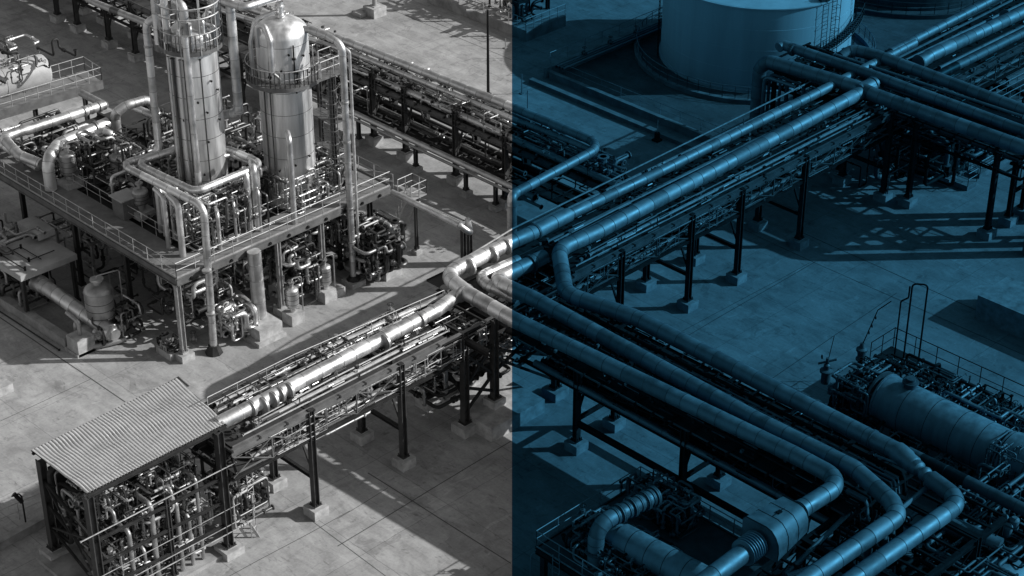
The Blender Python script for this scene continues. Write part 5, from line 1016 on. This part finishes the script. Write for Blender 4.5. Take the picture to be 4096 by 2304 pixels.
big_pipe('pipe', 'banded pipe leading into the domed vessel at the lower corner', [(-7.29, -40.0, 5.4), (-6.69, -42.99, 5.2)], .45, 'clad', sp=.8)
pc = Vector((-7.56, -43.71, 5.2)); T = thing('domed_vessel', 'big domed vessel cut by the lower corner', 'vessel', (pc.x, pc.y, 0))
m = MB(); m.lathe((pc.x, pc.y, 0), [(2.2, 0), (2.2, 3.2)] + [(2.2 * math.cos(R(a)), 3.2 + 1.9 * math.sin(R(a))) for a in range(8, 90, 9)], 40); m.build('shell', 'vessel', T)
m = MB(); m.lathe((pc.x, pc.y, 3.1), [(2.2, 0), (2.34, .02), (2.34, .14), (2.2, .16)], 40); m.build('band', 'dull', T)
for i, (a, b_) in enumerate(((2380, 1060), (2440, 1010), (2500, 1050), (2460, 1100))):
    p = ((-5.17, -41.86, 5.0), (-4.7, -41.86, 5.2), (-4.5, -42.4, 5.2), (-5.01, -42.34, 5.0))[i]
    m = MB(); m.lathe(p, [(.2, -.4), (.28, -.3), (.28, .25), (.15, .38)], 12); tag(m.build('small_drum', 'pale', origin=p), 'small pale capped cylinder in the cluster above the domed vessel', 'cylinder', 'small cylinders above the domed vessel')
tangle(90, ((-13, 2), (-47, -37.5), (1.2, 5.4)), (.05, .08, .12), 'dark pipe in the depths below the last bends', 'pipes below the last bends', 75, keep=6, mats=('steel', 'dull'), vert=.3, valves=18, vlabel='small valve in the depths below the last bends', step=(.6, 4))
tangle(30, ((-22, -13), (-44, -37.5), (1, 5.6)), (.05, .08, .12), 'dark pipe at the bottom edge between the returning pipes', 'pipes at the bottom edge', 76, keep=3, mats=('steel', 'dull'), vert=.3, step=(.6, 4))
rack('dark steel frame under the returning pipes at the bottom edge', 'x', [-22, -15, -8.5], -42.6, -36.4, [6.6, 4.2], 6.65, overhang=(.1, .1), ends=(-28, -6), faces=(), strut=None, truss=True)

# ---- railed platform at the bottom
PX0, PX1, PY0, PY1 = -21.6, -13.2, -34, -23.7
T = thing('pump_platform', 'railed low platform at the bottom carrying a bent banded pipe and a drum', 'platform', (PX0, PY1, 0))
m = MB(); m.box((PX0 + PX1) / 2, (PY0 + PY1) / 2, 2.55, PX1 - PX0, PY1 - PY0, .1); m.build('floor', 'beam', T)
for a, b in (((PX0, PY1, 2.4), (PX1, PY1, 2.4)), ((PX0, PY0, 2.4), (PX0, PY1, 2.4)), ((PX1, PY0, 2.4), (PX1, PY1, 2.4))): m = MB(); m.channel(a, b, .2, .4); m.build('side_beam', 'steel', T)
m = MB(); rail_mesh(m, [(PX1, PY0, 2.6), (PX1, PY1, 2.6), (PX0, PY1, 2.6), (PX0, PY0, 2.6)], 1.1, 1.6, .034, kick=.12); m.build('handrail', 'galv', T)
for x, y in ((PX0 + .3, PY1 - .3), (PX0 + .3, -29), (PX1 - .3, PY1 - .3), (PX1 - .3, -29), (-17.4, PY1 - .3)): leg_part(T, x, y, 2.2, .3, foot=False, z0=0)
m = MB(); p = Vector((-21.73, -23.4, 2.0)); m.pipe([p + Vector((0, 0, -1.8)), p, p + Vector((.5, -.3, .2)), p + Vector((.7, -.9, -.8))], .04, .3, 6); ladder_mesh(m, (PX0 - .1, -25.3, 0), (PX0 - .1, -25.3, 2.9), .5, .33, (0, 1, 0), .03); m.build('ladder', 'galv', T)
e1, e2, e3 = Vector((-16.2, -27.47, 5.3)), Vector((-20.46, -27.03, 5.3)), Vector((-20.46, -27.03, 5.3)[:2] + (2.7,))
big_pipe('pipe', 'banded pipe arching over the bottom platform and elbowing down', [e1, e2, e3], .45, 'clad', bend=.95, sp=.9,
         flanges=[(e1.lerp(e2, t_), e2 - e1) for t_ in (.04, .2, .42, .62)] + [(e3 + Vector((0, 0, .9)), (0, 0, 1))], collars=[(e1.lerp(e2, t_), e2 - e1) for t_ in (.1, .3, .5, .7)])
D0 = Vector((-19.06, -26.61, 3.9)); D1 = Vector((-18.73, -31.96, 3.9)); 
T = thing('drum', 'lagged horizontal drum lying on the bottom platform under the banded pipe', 'drum', D0); dd = (D1 - D0).normalized()
m = MB(); m.lathe(D0, [(.1, -.4), (.5, -.3), (.68, 0), (.78, 0), (.78, .15), (.7, .15), (.7, .9), (.86, .95), (.86, 12)], 32, dd); m.cur = 1
for k in (1.8, 3.0, 4.2, 5.4, 6.6): m.tube([D0 + dd * k, D0 + dd * (k + .03)], .87, 32)
m.build('shell', ['vessel', 'seam'], T)
for k in (2, 5): p = D0 + dd * k; m = MB(); m.box(p.x, p.y, 2.9, 1.3, .3, .8); m.build('saddle', 'steel', T)
tangle(70, ((-21.2, -17), (-31, -24.3), (2.7, 3.9)), (.035, .05, .08), 'pipe on the floor of the bottom platform', 'pipes on the bottom platform', 77, keep=10, mats=('dull', 'galv', 'steel'), valves=16, vlabel='small valve on the bottom platform', step=(.3, 1.6))
tangle(50, ((-16, -13.4), (-29, -24.2), (2.7, 4.6)), (.035, .05, .08), 'pipe by the far corner of the bottom platform', 'pipes at the far corner of the bottom platform', 78, keep=6, mats=('dull', 'galv', 'steel'), valves=8, vlabel='small valve by the far corner of the bottom platform', step=(.3, 1.4))
small_pipe('slim bright pipe crossing the bottom platform', [(-21.74, -28.24, 3.3), (-18.39, -29.18, 3.4)], .12, 'clad')
railing([(-12.15, -25.49, 0.1), (-11.58, -28.35, 0.1), (-13.32, -28.53, 0.1)], None, 1.2, 1.6, 'thin low railing in the shade before the faceted box')

# the thin pipes and the bits added for light dashes, as one mass
tag(MASS.build('thin_pipes_and_bits', MASS_MATS, origin=(0, 0, 0)), 'mass of thin pipework and added bright and dark bits packed among the racks and platforms', 'pipework', kind='stuff')
# ================================================================== SKY, SUN, CAMERA
EL = R(29); sd = (-RGT - FWD * .04).normalized()          # ground direction in which shadows fall
world = bpy.data.worlds.new('World'); scene.world = world; world.use_nodes = True
n, l = world.node_tree.nodes, world.node_tree.links; bg = n['Background']
sky = n.new('ShaderNodeTexSky'); sky.sky_type = 'NISHITA'; sky.sun_disc = False; sky.sun_elevation = EL
to_sun = -sd; sky.sun_rotation = math.atan2(to_sun.x, to_sun.y)
bw = n.new('ShaderNodeRGBToBW'); l.new(sky.outputs[0], bw.inputs[0]); l.new(bw.outputs[0], bg.inputs[0]); bg.inputs[1].default_value = .13
sun = bpy.data.lights.new('sun', 'SUN'); sun.energy = 4.7; sun.angle = R(.5); sun.color = (1, .995, .985)
so = bpy.data.objects.new('sun', sun); col.objects.link(so)
dirn = Vector((sd.x * math.cos(EL), sd.y * math.cos(EL), -math.sin(EL))); so.rotation_euler = dirn.to_track_quat('-Z', 'Y').to_euler(); so.location = (0, 0, 60)
cam = bpy.data.cameras.new('camera'); cam.sensor_width = 36; cam.lens = 4850 / 2576 * 36; cam.clip_end = 4000; cam.clip_start = 1
co = bpy.data.objects.new('camera', cam); col.objects.link(co); co.location = (-80.878, -81.729, 68.0); co.rotation_euler = (R(90 - 30.6), 0, -(math.pi / 2 - HEAD))
scene.camera = co
scene.view_settings.view_transform = 'Standard'; scene.view_settings.look = 'None'; scene.view_settings.exposure = 0
